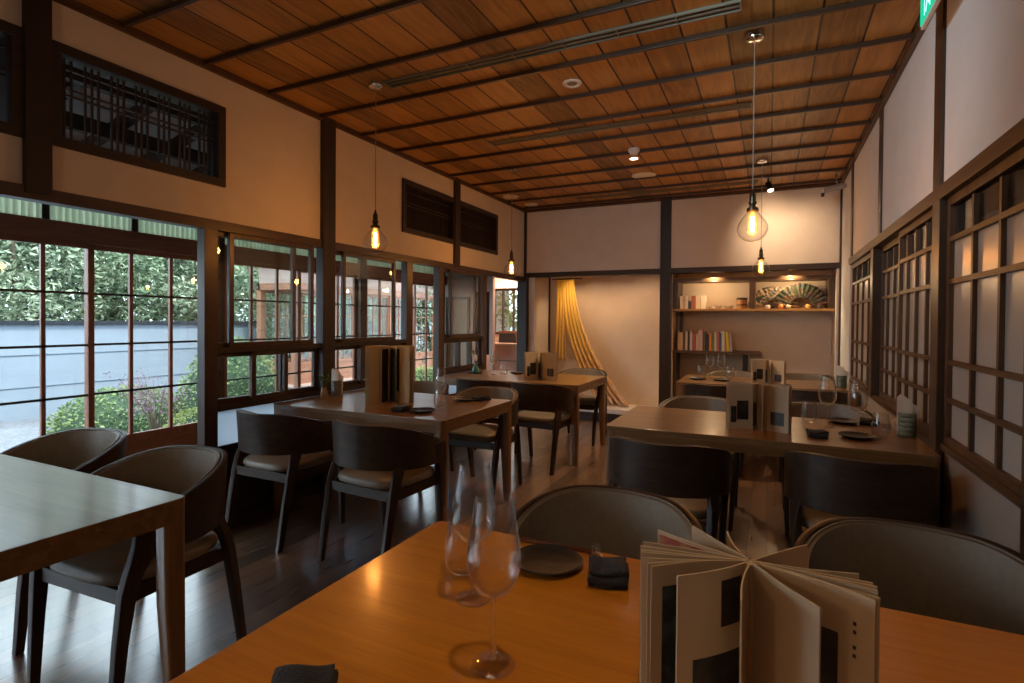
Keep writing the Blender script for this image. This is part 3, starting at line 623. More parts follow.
for x, y, r, lb in CH:
    g = 'barrel chairs around the dining tables'
    if ch0 is None: ch0 = make_chair(lb, g); ch0.location = (x,y,0); ch0.rotation_euler.z = math.radians(r)
    else: dup(ch0, (x,y,0), math.radians(r), lb, g)

# ------------------------------------------------------------------ pendants
def make_pendant(label, x, y):
    t = thing('pendant_lamp', label, 'pendant lamp', (x,y,HZ), 0, 'clear glass pendant lamps')
    o = 1.765-HZ
    obj('canopy', MB().lathe([(0,-.030),(.012,-.030),(.045,-.022),(.05,-.006),(.05,0)],28), M['chrome'], t, smooth=35)
    obj('cord', MB().tube([(0,0,-.02),(0,0,o+.27)], .0028, 6), M['cord'], t, smooth=60)
    obj('socket', MB().lathe([(0,o+.285),(.005,o+.285),(.008,o+.268),(.013,o+.26),(.016,o+.255),(.016,o+.218),(.021,o+.214),(.021,o+.205),(.015,o+.20),(.017,o+.188),(.029,o+.182),(.031,o+.168),(.026,o+.162),(.0,o+.162)],24), M['brass'], t, smooth=35)
    prof = [(.026,.175),(.028,.162),(.036,.148),(.052,.128),(.069,.104),(.079,.080),(.077,.056),(.064,.030),(.043,.011),(.020,.002),(.0005,0)]
    obj('glass_globe', MB().lathe([(r,o+z) for r,z in prof],36), M['globe'], t, smooth=80)
    b = obj('bulb', MB().lathe([(.012,o+.168),(.016,o+.15),(.024,o+.138),(.026,o+.09),(.024,o+.05),(.016,o+.036),(.0005,o+.032)],20), M['bulbglass'], t, smooth=80)
    fl = []
    for k in range(4):
        a = k*PI/2+.4
        fl += [(.0065*math.cos(a),.0065*math.sin(a),o+(.135 if k%2 else .05)),(.0065*math.cos(a),.0065*math.sin(a),o+(.05 if k%2 else .135))]
    obj('filament', MB().tube(fl, .0022, 6), M['filament'], b)
    return t
M['bulbglass'] = glass('amber_bulb_glass', (1,.80,.5), 1.0)
_t = M['bulbglass'].node_tree; _o = _t.nodes['Material Output']; _s = _o.inputs['Surface'].links[0].from_socket
_e = _t.nodes.new('ShaderNodeEmission'); _e.inputs['Color'].default_value = (1,.40,.08,1); _e.inputs['Strength'].default_value = .45
_a = _t.nodes.new('ShaderNodeAddShader'); _t.links.new(_s,_a.inputs[0]); _t.links.new(_e.outputs[0],_a.inputs[1]); _t.links.new(_a.outputs[0],_o.inputs['Surface'])
PEND = ((-2.36,2.84,'glass bulb pendant over the middle left table, nearest the left wall windows'),(-2.38,4.97,'glass bulb pendant hanging near far left corner post'),
        (-.09,3.21,'largest looking glass bulb pendant, over the middle right table'),(-.08,5.7,'glass bulb pendant hanging before the shelf alcove'))
p0 = None
for x, y, lb in PEND:
    if p0 is None: p0 = make_pendant(lb, x, y)
    else: dup(p0, (x,y,HZ), 0, lb)
# ------------------------------------------------------------------ glassware
def wine_glass(label, x, y, h=.285, group=None):
    t = thing('wine_glass', label, 'wine glass', (x,y,TOP+.0012), 0, group)
    k = h/.285
    foot = [(0,.0),(.036,0),(.038,.0012),(.033,.0028),(.012,.005),(.0055,.010),(0,.0102)]
    obj('foot', MB().lathe([(r*k,z*k) for r,z in foot],36), M['crystal'], t, smooth=60)
    stem = [(0,.0104),(.0052,.0104),(.0042,.03),(.004,.10),(.0048,.116),(0,.1175)]
    obj('stem', MB().lathe([(r*k,z*k) for r,z in stem],16), M['stem'], t, smooth=60)
    out = [(.0005,.118),(.012,.1205),(.028,.130),(.041,.150),(.0465,.172),(.046,.195),(.042,.225),(.036,.26),(.033,.285)]
    inn = [(.0322,.285),(.0352,.26),(.0412,.225),(.0451,.195),(.0455,.172),(.040,.1515),(.027,.1325),(.011,.1235),(.0005,.122)]
    obj('bowl', MB().lathe([(r*k,z*k) for r,z in out+inn],40), M['crystal'], t, smooth=60)
    return t
def tumbler(label, x, y, h=.125, group=None):
    t = thing('stemless_tumbler', label, 'glass', (x,y,TOP+.0012), 0, group); k = h/.125
    out = [(0,0),(.024,.0),(.030,.003),(.040,.018),(.0435,.04),(.042,.07),(.036,.105),(.033,.125)]
    inn = [(.0322,.125),(.0352,.105),(.0412,.07),(.0426,.04),(.039,.02),(.029,.008),(0,.006)]
    obj('body', MB().lathe([(r*k,z*k) for r,z in out+inn],40), M['crystal'], t, smooth=60)
    return t
gw = 'long stemmed wine glasses'; gt = 'stemless tumblers'
w0 = wine_glass('wine glass in foreground, farther of two, standing close beside tumbler', -.556, .987, group=gw)
for x, y, lb, h in ((-.417,.81,'wine glass in foreground, nearest the camera at bottom of photo',.285),(.301,3.512,'wine glass right of the menu on middle right table, left of two',.285),(.424,3.33,'wine glass right of the dark plate on middle right table, tallest looking',.29),
        (-.567,6.1,'wine glass on far right table below the books, left of two',.262),(-.451,6.06,'wine glass on far right table below the books, right of two',.262),(-2.03,3.13,'wine glass near right end of middle left table',.25),(-2.10,3.24,'second wine glass among the cluster on middle left table, farther one',.25),(-2.70,5.22,'wine glass on far left table before the reception desk',.26)):
    dup(w0, (x,y,TOP+.0012), 0, lb, gw, (h/.285,)*3)
t0 = tumbler('stemless tumbler in foreground, left of the wine glass bowl', -.638, 1.083, group=gt)
for x, y, lb in ((.219,3.62,'stemless tumbler just right of the menu on middle right table'),(.524,3.32,'stemless tumbler at right on middle right table, near striped cup'),(-.643,6.0,'stemless tumbler on far right table, left of its wine glasses'),(-.36,6.0,'stemless tumbler on far right table, right of its wine glasses'),
        (-1.98,3.05,'stemless tumbler in cluster on middle left table'),(-2.60,5.25,'stemless tumbler on far left table beside its wine glass')):
    dup(t0, (x,y,TOP+.0012), 0, lb, gt)

# ------------------------------------------------------------------ plates and folded napkins
def plate(label, x, y, r=.088, group=None):
    t = thing('stoneware_plate', label, 'plate', (x,y,TOP), 0, group)
    prof = [(0,0),(r*.62,0),(r*.72,.004),(r*.98,.013),(r,.016),(r*.965,.0175),(r*.78,.010),(r*.7,.008),(0,.0075)]
    obj('dish', MB().lathe(prof, 48, wob=lambda a: 1+.018*math.sin(3*a+1)+.014*math.sin(5*a)), M['stone'], t, smooth=40)
    return t
gp = 'dark stoneware plates'
pl0 = plate('dark stoneware plate in the foreground, before the left taupe chair', -.475, 1.205, .085, gp)
for x, y, lb in ((.41,3.25,'dark plate nearest us on middle right table'),(.40,3.70,'dark plate at far edge of middle right table'),(-1.99,2.86,'dark plate nearest us on middle left table'),(-2.0,3.42,'dark plate at far edge of middle left table'),
        (-2.50,5.40,'dark plate on far left table beside its menu'),(-.66,5.80,'dark plate at left of far right table'),(-.42,5.78,'dark plate under the wine glasses on far right table')):
    dup(pl0, (x,y,TOP), R0.uniform(0,6), lb, gp)
def napkin(label, x, y, rot, w=.085, d=.105, group=None, seed=1):
    t = thing('folded_napkin', label, 'napkin', (x,y,TOP), rot, group); r = random.Random(seed)
    th = .0075; m = MB()
    # serpentine fold profile in (y,z), extruded along x with soft noise
    layers = [(-d/2,.004,d/2),(d/2,.012,-d/2),(-d/2+.004,.020,d/2-.006),(d/2-.008,.028,-d/2+.01)]
    path = []
    for i,(a,z,b) in enumerate(layers):
        for k in range(9):
            path.append((a+(b-a)*k/8, z))
        if i < 3:
            s = 1 if b > 0 else -1
            path += [(b+s*.005, z+.002),(b+s*.006, z+.004),(b+s*.005, z+.006)]
    n = len(path); ph = [r.uniform(0,6) for _ in range(6)]
    def fn(u, v):
        p = path[min(n-1,int(round(v*(n-1))))]; x = -w/2+w*u
        wob = .0022*math.sin(u*5+ph[0]+p[1]*90)+.002*math.sin(p[0]*60+u*4+ph[1])
        edge = .0035*math.sin(p[0]*40+ph[2]+p[1]*200)*(1 if u in (0,1) else .3)
        return (x+edge, p[0]+.003*math.sin(u*6+ph[3]+p[1]*80), max(.0005,p[1]+wob*(p[1]/.02)))
    m.grid(fn, 12, n)
    o = obj('cloth', m, M['cloth_black'], t, smooth=80)
    md = o.modifiers.new('thick','SOLIDIFY'); md.thickness = th*.7; md.offset = 0
    return t
gn = 'folded charcoal napkins'
n0 = napkin('folded charcoal napkin in foreground between dark plate and big menu', -.325, 1.205, .25, group=gn)
napkin('folded charcoal napkin at bottom edge of the photo', -.635, .602, .7, .09, .10, gn, 5)
for x, y, lb in ((.23,3.19,'folded charcoal napkin nearest us on middle right table'),(.53,3.72,'folded charcoal napkin at far edge of middle right table, near shoji'),(-2.13,2.83,'folded charcoal napkin nearest us on middle left table'),(-1.90,3.47,'folded charcoal napkin at far edge of middle left table')):
    dup(n0, (x,y,TOP), R0.uniform(-.2,.4), lb, gn)
# small crystal knob and chopsticks
t = thing('crystal_knob','tiny clear glass knob on metal base behind foreground napkin','ornament',(-.385,1.305,TOP))
obj('base', MB().lathe([(0,0),(.017,0),(.018,.003),(.012,.005),(.004,.008),(0,.008)],24), M['chrome'], t, smooth=35)
obj('knob', MB().lathe([(0,.007),(.006,.008),(.011,.015),(.012,.021),(.009,.029),(.0005,.032)],20), M['crystal'], t, smooth=60)
t = thing('chopsticks','thin dark red chopsticks lying behind the foreground plate','chopsticks',(-.50,1.305,TOP),.04)
for k in (0,1): obj('stick', MB().tube([(-.10,.009*k,.005),(.11,.012*k,.0045)],[.0042,.0026],8), mat('red_lacquer%d'%k,(.10,.022,.01),.25), t, smooth=50)

# ------------------------------------------------------------------ standing fan-open menus
def picmat(name, c1, c2, sc):
    m, t, p = nt(name); N = t.nodes; L = t.links
    tc = N.new('ShaderNodeTexCoord'); n = N.new('ShaderNodeTexNoise'); n.inputs['Scale'].default_value = sc; n.inputs['Detail'].default_value = 3
    r = N.new('ShaderNodeValToRGB'); r.color_ramp.elements[0].position = .45; r.color_ramp.elements[1].position = .75
    r.color_ramp.elements[0].color = col(c1); r.color_ramp.elements[1].color = col(c2)
    L.new(tc.outputs['Object'], n.inputs['Vector']); L.new(n.outputs['Fac'], r.inputs['Fac']); L.new(r.outputs['Color'], p.inputs['Base Color']); p.inputs['Roughness'].default_value = .4; return m
PIC = [picmat('photo_print_teal',(.012,.018,.022),(.10,.13,.14),30), picmat('photo_print_dark',(.01,.009,.008),(.06,.05,.045),24), picmat('photo_print_orange',(.30,.05,.015),(.5,.32,.12),26), picmat('photo_print_grey',(.05,.05,.05),(.15,.14,.12),20)]
M['ink'] = mat('printed_ink',(.03,.02,.02),.7)
def menu(label, x, y, h, r, pages, rot=0, group=None):
    # pages: (angle deg measured from +X, radius factor, [(u0,u1,z0,z1,mat,side)])
    t = thing('standing_menu', label, 'menu', (x,y,TOP), rot, group)
    obj('spine', MB().lathe([(0,0),(.010,0),(.010,h*.985),(0,h*.985)],12), M['page2'], t, smooth=35)
    rr = random.Random(3)
    for i,(a,rf,pics) in enumerate(pages):
        a = math.radians(a); L = r*rf; bend = rr.uniform(-.008,.008); n = 8; th = .0011
        c, s = math.cos(a), math.sin(a)
        def P(u, w, z, bend=bend, L=L, c=c, s=s):
            d = .006+(L-.006)*u; o = bend*math.sin(u*PI)+w
            return (d*c-o*s, d*s+o*c, z)
        hz = h*(1-.006*(i%3))
        m = MB(); rings = []
        for k in range(n+1):
            u = k/n; rings.append([P(u,-th,0),P(u,th,0),P(u,th,hz),P(u,-th,hz)])
        m.sweep(rings)
        pg = obj('page', m, M['page'] if i % 3 else M['page2'], t, smooth=30)
        for (u0,u1,z0,z1,mt,sd) in pics:
            q = MB()
            rings = []
            for k in range(5):
                u = u0+(u1-u0)*k/4; w = sd*th
                rings.append([P(u,w,h*z0),P(u,w+sd*.0005,h*z0),P(u,w+sd*.0005,h*z1),P(u,w,h*z1)])
            q.sweep(rings); obj('print' if mt != 'ink' else 'caption', q, M['ink'] if mt == 'ink' else PIC[mt], pg)
    return t
M['page2'] = mat('tan_page', (.46,.36,.24), .75)
M['page'] = mat('cream_page', (.56,.44,.29), .75, noise=.05, nscale=10)
def marks(u0, u1, z, side, n, r):
    return [(u0+(u1-u0)*(k/n)+r.uniform(0,.02), u0+(u1-u0)*(k/n)+r.uniform(.035,.06), z+r.uniform(-.01,.01), z+r.uniform(.012,.02), 'ink', side) for k in range(n)]
rm = random.Random(9); CR = -25.5
BIG = []
# angles in view terms (0 = picture right, 90 = away from us, 270 = toward us); +rot of the view applied through menu rot
left = [(176,1.0),(181,1.01),(186,1.0),(191,1.0),(197,1.01),(203,.98)]
for i,(a,rf) in enumerate(left): BIG.append((a,rf,marks(.45,.95,.90,1,3,rm) if i in (2,4) else []))
BIG.append((209,.98,[(.50,.88,.10,.86,0,1)]))
BIG.append((222,.84,[(.10,.42,.62,.92,1,1),(.10,.80,.05,.45,1,1)]))
BIG.append((262,.80,[]))
BIG.append((303,.86,[(.45,.92,.12,.52,1,1)]+[(.3,.8,.70,.72,'ink',1)]))
BIG.append((336,1.0,[(.50,.72,.20,.72,3,-1)]+[(.835,.862,z,z+.022,'ink',-1) for z in (.80,.75,.66,.61)]+[(.42,.48,z,z+.05,'ink',-1) for z in (.74,.66,.58)]))
BIG.append((341,1.02,[])); BIG.append((346,1.0,[])); BIG.append((352,1.0,[])); BIG.append((357,.98,[])); BIG.append((4,.9,[]))
BIG.append((48,.85,[])); BIG.append((104,.75,[])); BIG.append((127,.9,[(.2,.7,.3,.9,3,1)])); BIG.append((152,1.0,[(.25,.98,.45,.97,2,1)]))
gm = 'standing fan-open menus'
rot = math.radians(5)
mn0 = menu('big fan-open menu with many cream pages standing on the foreground table', -.022, .888, .228, .160, BIG, rot, gm)
SM = []
for k,a in enumerate((150,158,165,171,177,182,187,192)): SM.append((a, 1.0-.01*(k%2), []))
SM.append((203,.98,[(.30,.70,.20,.62,1,1),(.72,.92,.14,.5,0,1)]))
SM.append((252,.55,[(.2,.95,.1,.6,1,1),(.2,.95,.1,.6,1,-1)])); SM.append((283,.62,[]))
SM.append((332,1.0,[(.40,.86,.14,.42,3,-1)]))
for k,a in enumerate((338,343,348,354,0,7,14,22)): SM.append((a, 1.0-.01*(k%2), []))
for a in (48,72,90,112,130): SM.append((a,.9,[]))
mn5 = menu('fan-open standing menu on the middle right table', -.05, 3.27, .25, .165, SM, .02, gm)
dup(mn5, (-.005,5.70,TOP), .0, 'fan-open standing menu on the far right table', gm, (.92,.92,.92))
dup(mn5, (-2.05,4.98,TOP), .39, 'fan-open standing menu on the far left table, before the alcove', gm, (1,1,1.1))
M['page3'] = mat('olive_tan_page', (.48,.39,.22), .7)
T2 = []
for a in range(120,200,5): T2.append((a+rm.uniform(-1,1), 1.0, []))
T2.append((206,1.0,[(.55,.85,.0,.5,1,1)])); T2.append((216,.97,[])); T2.append((236,.6,[(.1,.95,.02,.95,1,1)])); T2.append((262,.35,[])); T2.append((296,.6,[(.1,.95,.02,.95,1,-1)]))
T2.append((326,.97,[(.25,.5,.2,.95,1,-1)])); T2.append((334,1.0,[]))
for a in range(340,425,5): T2.append((a+rm.uniform(-1,1), 1.0, []))
mn2 = menu('tall tan standing menu on the middle left table before the sash window', -2.44, 3.10, .40, .17, T2, .66, gm)
for ch in mn2.children: 
    if ch.name.startswith('page'): ch.data.materials[0] = M['page3']

# ------------------------------------------------------------------ napkin cups, vase, bottle, ball
def napkin_cup(label, x, y, h=.11, m=None, group=None, strip=True):
    t = thing('napkin_cup', label, 'napkin holder', (x,y,TOP), 0, group)
    pr = [(0,0),(.040,0)]
    n = 5
    for k in range(n):
        z = h*k/n; pr += [(.042,z+.003),(.0435,z+h/n*.5),(.042,z+h/n-.003),(.040,z+h/n)]
    pr += [(.037,h),(.036,.01),(0,.01)]
    obj('cup', MB().lathe(pr, 32), m or M['celadon'], t, smooth=50)
    for k,(a,tz,dx) in enumerate(((.1,.095,-.012),(-.25,.075,.008),(.3,.06,.014),(.0,.085,.0))):
        q = MB(); w = .032
        q.add([(dx-w,-.012+.008*k,.012),(dx+w,-.012+.008*k,.012),(dx+w*.9+a*.05,-.012+.008*k,h+tz*.55),(dx-.01-a*.08,-.014+.008*k,h+tz),(dx-w*1.02,-.012+.008*k,h+tz*.8),
               (dx-w,-.008+.008*k,.012),(dx+w,-.008+.008*k,.012),(dx+w*.9+a*.05,-.008+.008*k,h+tz*.55),(dx-.01-a*.08,-.010+.008*k,h+tz),(dx-w*1.02,-.008+.008*k,h+tz*.8)],
              [(0,1,2,3,4),(9,8,7,6,5),(0,5,6,1),(1,6,7,2),(2,7,8,3),(3,8,9,4),(4,9,5,0)])
        obj('paper_napkin', q, M['tissue'], t)
    return t
gc = 'napkin cups on the tables'
napkin_cup('striped celadon napkin cup on middle right table against the shoji', .652, 3.42, .125, group=gc)
napkin_cup('grey napkin cup with folded napkins at window end of middle left table', -2.99, 3.16, .12, mat('grey_glaze',(.16,.17,.17),.35), gc)
napkin_cup('napkin cup on far right table beside the white corner pillar', .60, 5.75, .11, mat('dark_green_glaze',(.10,.13,.10),.3), gc)
t = thing('ceramic_ball','small beige ceramic jar beside the striped napkin cup','jar',(.650,3.585,TOP))
obj('body', MB().lathe([(0,0),(.02,0),(.032,.015),(.036,.035),(.031,.055),(.018,.066),(.012,.068),(0,.067)],24), mat('beige_glaze',(.42,.33,.24),.45), t, smooth=50)
obj('lid', MB().lathe([(0,.067),(.014,.067),(.012,.074),(.004,.077),(.005,.083),(0,.085)],18), mat('beige_glaze2',(.36,.27,.19),.45), t, smooth=50)
lf = leafmat('sprig_leaf',(.03,.10,.015),(.16,.26,.05))
def sprig(t, z, n, spread, seed, flower=None):
    r = random.Random(seed); st = MB(); lv = MB()
    for k in range(n):
        a = r.uniform(0,6.28); tip = Vector((spread*math.cos(a)*r.uniform(.3,1), spread*math.sin(a)*r.uniform(.3,1), z+r.uniform(.05,.10)))
        st.tube([(0,0,z-.04),tip*.5+Vector((0,0,z*.5)),tip],.0012,5)
        for j in range(5):
            p = tip+Vector((r.uniform(-.018,.018),r.uniform(-.018,.018),r.uniform(-.03,.012))); d = Vector((r.uniform(-1,1),r.uniform(-1,1),r.uniform(-.3,.8))).normalized()*.024; q = d.orthogonal().normalized()*.009
            lv.add([p-d*.5,p+q,p+d*.5,p-q],[(0,1,2,3)])
    obj('stem', st, mat('stem_green',(.06,.09,.03),.6), t); obj('leaves', lv, lf, t)
t = thing('bud_vase','small tan bud vase with green sprig beside grey napkin cup','vase',(-2.985,3.02,TOP))
obj('vase_body', MB().lathe([(0,0),(.026,0),(.031,.02),(.024,.05),(.017,.07),(.019,.078),(.016,.078),(.014,.07),(0,.03)],20), mat('tan_stoneware',(.28,.2,.12),.6), t, smooth=50); sprig(t,.09,5,.045,3)
t = thing('glass_bottle_vase','teal glass bottle vase with white bloom on far left table','vase',(-2.93,5.22,TOP))
obj('bottle', MB().lathe([(0,0),(.045,0),(.05,.01),(.046,.04),(.028,.075),(.014,.10),(.013,.13),(.017,.134),(.012,.134),(.01,.1),(0,.05)],24), mat('teal_glass',(.03,.13,.12),.1,coat=.5), t, smooth=50)
sprig(t,.14,3,.03,5)
obj('bloom', MB().lathe([(0,.13),(.012,.14),(.02,.165),(.014,.2),(0,.205)],14), mat('white_bloom',(.75,.72,.62),.7), t, smooth=60)
obj('saucer', MB().lathe([(0,-.0),(.07,0),(.08,.008),(.076,.009),(.06,.004),(0,.004)],28), M['stone'], t, smooth=50)

# ------------------------------------------------------------------ shelf alcove
AF = 7.02   # front of the shelf unit
t = thing('wall_shelf','brown two compartment box shelf with lit lower board, high in the alcove','shelf',(0,0,0))
obj('top_board', MB().box(-1.10,.66,AF,7.42,1.83,1.87), M['trimX'], t, bevel=.003)
obj('bottom_board', MB().box(-1.10,.66,AF,7.42,1.462,1.49), mat('golden_shelf_wood',(.42,.22,.06),.4), t, bevel=.003)
obj('side_board', MB().box(-1.10,-1.04,AF,7.42,1.49,1.83), M['brownZ'], t, bevel=.003)
obj('side_board', MB().box(.60,.66,AF,7.42,1.49,1.83), M['brownZ'], t, bevel=.003)
obj('divider', MB().box(-.22,-.155,AF,7.42,1.49,1.83), M['trimZ'], t, bevel=.003)
t = thing('book_shelf_board','long brown shelf board carrying the row of books','shelf',(0,0,0))
obj('board', MB().box(-1.10,-.10,AF+.03,7.40,.935,.97), M['trimX'], t, bevel=.003)
obj('support', MB().box(-.29,-.23,7.15,7.22,.735,.935), M['darkZ'], t, bevel=.003)
obj('upright', MB().box(-1.10,-1.06,AF+.05,7.40,0,.935), M['brownZ'], t, bevel=.003)
obj('upright', MB().box(-1.06,-1.03,7.33,7.40,.97,1.462), M['brownZ'], t, bevel=.003)
t = thing('low_cabinet','low brown cabinet along the alcove with cream cloth on top','cabinet',(0,0,0))
obj('body', MB().box(-.42,.64,7.08,7.40,.0,.66), M['brownX'], t, bevel=.004)
obj('top', MB().box(-.44,.655,7.05,7.41,.66,.71), M['trimX'], t, bevel=.004)
for k in range(3): obj('door', MB().box(-.40+.345*k,-.07+.345*k,7.065,7.08,.05,.64), M['brownZ'], t, bevel=.003)
t = thing('folded_table_linen','flat folded cream linen lying on the low alcove cabinet','linen',(.28,7.2,.71))
obj('cloth', MB().grid(lambda u,v: (-.24+.48*u, -.06+.12*v, .012+.012*math.sin(u*11)*math.sin(v*3)+.006*math.sin(u*23)), 40, 10), mat('cream_linen',(.72,.6,.42),.9), t, smooth=80)
obj('lower_fold', MB().rrect(-.25,.25,-.07,.07,0,.012,.01), mat('cream_linen2',(.66,.54,.38),.9), t, bevel=.003)
t = thing('black_tray','low black tray on the cabinet beside shelf support','tray',(-.20,7.14,.71))
obj('tray_body', MB().rrect(-.14,.14,-.07,.07,0,.016,.02), M['black'], t, bevel=.003)
obj('rim', MB().tube([(-.13,-.06,.022),(.13,-.06,.022),(.13,.06,.022),(-.13,.06,.022),(-.13,-.06,.022)],.005,6), M['black'], t)
def book(label, x, y, z, w, h, d, c, tilt=0, group=None):
    t = thing('book', label, 'book', (x,y,z), 0, group); t.rotation_euler.y = tilt
    b = MB().box(0,w,0,.003,0,h).box(0,.0025,0,d,0,h).box(w-.0025,w,0,d,0,h)
    obj('cover', b, mat('book_cover',c,.5), t, bevel=.0008)
    obj('pages', MB().box(.0025,w-.0025,.003,d-.006,.004,h-.004), M['page'], t)
    return t
BK = [(.060,.225,(.62,.42,.25),'wide tan box file at far left of the long book row'),(.022,.235,(.20,.11,.06),'brown book right after the tan box file'),(.03,.245,(.72,.66,.56),'cream book, third from left in the long row'),(.022,.232,(.05,.045,.05),'slim black book, fourth in the long row'),
 (.035,.250,(.66,.5,.42),'pale pink book, fifth in the long row'),(.030,.225,(.45,.10,.08),'dark red book, sixth in the long row'),(.028,.215,(.72,.6,.5),'short beige book beside dark red book'),(.055,.262,(.68,.45,.38),'tall thick salmon book in middle of the long row'),
 (.03,.235,(.12,.10,.09),'charcoal book right of the tall salmon book'),(.04,.210,(.06,.06,.06),'short wide black book, middle of the long row'),(.03,.215,(.75,.28,.05),'orange book in the long row'),(.026,.212,(.22,.3,.12),'green book right of the orange book'),
 (.026,.24,(.75,.7,.62),'white book right of the green book'),(.026,.235,(.55,.16,.12),'red book, sixth from right in the long row'),(.024,.22,(.10,.13,.22),'navy book, fifth from right in the long row'),(.036,.245,(.74,.66,.55),'cream book, fourth from right in the long row'),(.022,.25,(.55,.26,.12),'rust book, third from right in the long row')]
x = -1.045
for w, h, c, lb in BK:
    book(lb, x, AF+.06+R0.uniform(0,.03), .97, w, h, .17, c, 0, 'books in the long row on the shelf board'); x += w+.0022
book('bright yellow book leaning at right end of the long row', x+.003, AF+.07, .97, .03, .24, .17, (.80,.62,.03), -.09, 'books in the long row on the shelf board')
book('lilac book leaning last at right end of the long row', x+.037, AF+.075, .97, .022, .225, .17, (.5,.42,.52), -.09, 'books in the long row on the shelf board')
x = -1.025
for w, h, c, lb in ((.035,.165,(.74,.62,.5),'cream book at far left inside the box shelf'),(.028,.165,(.55,.34,.2),'tan book, second from left inside the box shelf'),(.03,.165,(.76,.68,.56),'white book, third from left inside the box shelf'),(.035,.10,(.05,.05,.05),'small black book inside the box shelf'),(.05,.165,(.38,.10,.06),'dark red book inside the box shelf'),(.06,.165,(.74,.55,.36),'wide peach book inside the box shelf'),(.055,.165,(.78,.66,.50),'pale book, last on right inside the box shelf')):
    book(lb, x, AF+.05, 1.49, w, h, .15, c, 0, 'books inside the box shelf'); x += w+.0025
def bowl(label, x, y, r, h, m, group=None):
    t = thing('small_bowl', label, 'bowl', (x,y,1.49), 0, group)
    obj('bowl_body', MB().lathe([(0,0),(r*.45,0),(r*.5,.006),(r*.85,h*.55),(r,h),(r*.93,h),(r*.78,h*.6),(0,.01)],24), m, t, smooth=50); return t
wh = mat('white_porcelain',(.8,.77,.72),.2)
bowl('white porcelain bowl in box shelf beside the pale book', -.70, AF+.12, .05, .035, wh, 'white bowls in the box shelf')
bowl('white porcelain bowl in middle of the left shelf compartment', -.58, AF+.1, .045, .045, wh, 'white bowls in the box shelf')
bowl('white porcelain bowl in box shelf next to brown wooden tub', -.45, AF+.11, .05, .04, wh, 'white bowls in the box shelf')
t = thing('wooden_tub','brown wooden tub with dark lid at right end of left shelf compartment','tub',(-.305,AF+.12,1.49))
obj('tub_body', MB().lathe([(0,0),(.055,0),(.058,.02),(.056,.11),(0,.11)],24), mat('tub_wood',(.38,.16,.05),.45), t, smooth=40)
obj('lid', MB().lathe([(0,.11),(.06,.11),(.06,.135),(0,.14)],24), M['black'], t, smooth=40)
obj('band', MB().lathe([(.0585,.04),(.0605,.042),(.0605,.055),(.0585,.057)],24), M['brass'], t, smooth=40)
def fan(label, x, y, r, a0, a1, m, dz=0):
    t = thing('folding_fan', label, 'fan', (x,y,1.49+dz)); n = 26
    def pt(u, v):
        a = math.radians(a0+(a1-a0)*u); rr = r*(.42+.58*v); k = int(round(u*n)) % 2
        return (rr*math.cos(a), (.006 if k else -.006)*v, rr*math.sin(a))
    obj('leaf', MB().grid(pt, n+1, 6), m, t)
    q = MB()
    for k in range(0,n+1,2):
        a = math.radians(a0+(a1-a0)*k/n); c, s = math.cos(a), math.sin(a)
        q.tube([(0,0,0.0),(r*.45*c,0,r*.45*s)],.0022,5)
    obj('ribs', q, M['darkX'], t)
    for a in (a0,a1):
        a = math.radians(a); c, s = math.cos(a), math.sin(a)
        obj('guard_stick', MB().tube([(-.01*c,-.006,-.01*s+.004),(r*1.01*c,-.006,r*1.01*s)],[.005,.008],6), M['redX'], t)
    obj('pivot', MB().lathe([(0,-.012),(.006,-.012),(.006,.012),(0,.012)],12).xf(Matrix.Rotation(PI/2,4,'X')), M['brass'], t)
    return t
def fanmat(name, cs):
    m, t, p = nt(name); N = t.nodes; L = t.links; tc = N.new('ShaderNodeTexCoord')
    v = N.new('ShaderNodeTexVoronoi'); v.inputs['Scale'].default_value = 55; L.new(tc.outputs['Object'], v.inputs['Vector'])
    s = N.new('ShaderNodeSeparateColor'); L.new(v.outputs['Color'], s.inputs[0])
    r = N.new('ShaderNodeValToRGB'); r.color_ramp.interpolation = 'CONSTANT'
    while len(r.color_ramp.elements) < len(cs): r.color_ramp.elements.new(.5)
    for i,c in enumerate(cs): r.color_ramp.elements[i].position = i/len(cs); r.color_ramp.elements[i].color = col(c)
    L.new(s.outputs[0], r.inputs['Fac']); L.new(r.outputs['Color'], p.inputs['Base Color']); p.inputs['Roughness'].default_value = .7; return m
fan('cream folding fan with dark blue flowers, left one behind the vases', .03, AF+.22, .275, 8, 172, fanmat('fan_paint_left',[(.5,.36,.24),(.5,.36,.24),(.04,.06,.10),(.05,.10,.05),(.3,.2,.12)]))
fan('large dark green painted folding fan with red and blue flowers, right one', .33, AF+.15, .29, 12, 168, fanmat('fan_paint_right',[(.02,.035,.015),(.035,.055,.02),(.012,.015,.04),(.10,.02,.02),(.12,.09,.04),(.012,.022,.012),(.025,.045,.015)]), .012)
for i,(px,lb,c,h) in enumerate(((-.02,'small white figurine pot left of the fans',(.7,.62,.5),.05),(.12,'small orange pot between the two fans',(.6,.22,.06),.06),(.2,'small pale pot at foot of the green fan',(.72,.55,.35),.05),(.40,'small golden pot right of green fan pivot',(.6,.4,.12),.055),(.52,'small dark pot at right end of the box shelf',(.06,.05,.05),.05))):
    t = thing('small_pot', lb, 'pot', (px,AF+.08,1.49), 0, 'little pots before the fans')
    obj('pot_body', MB().lathe([(0,0),(.018,0),(.028,h*.4),(.026,h*.75),(.014,h*.9),(.017,h),(.012,h),(0,h*.5)],18), mat('pot_glaze%d'%i,c,.4), t, smooth=50)

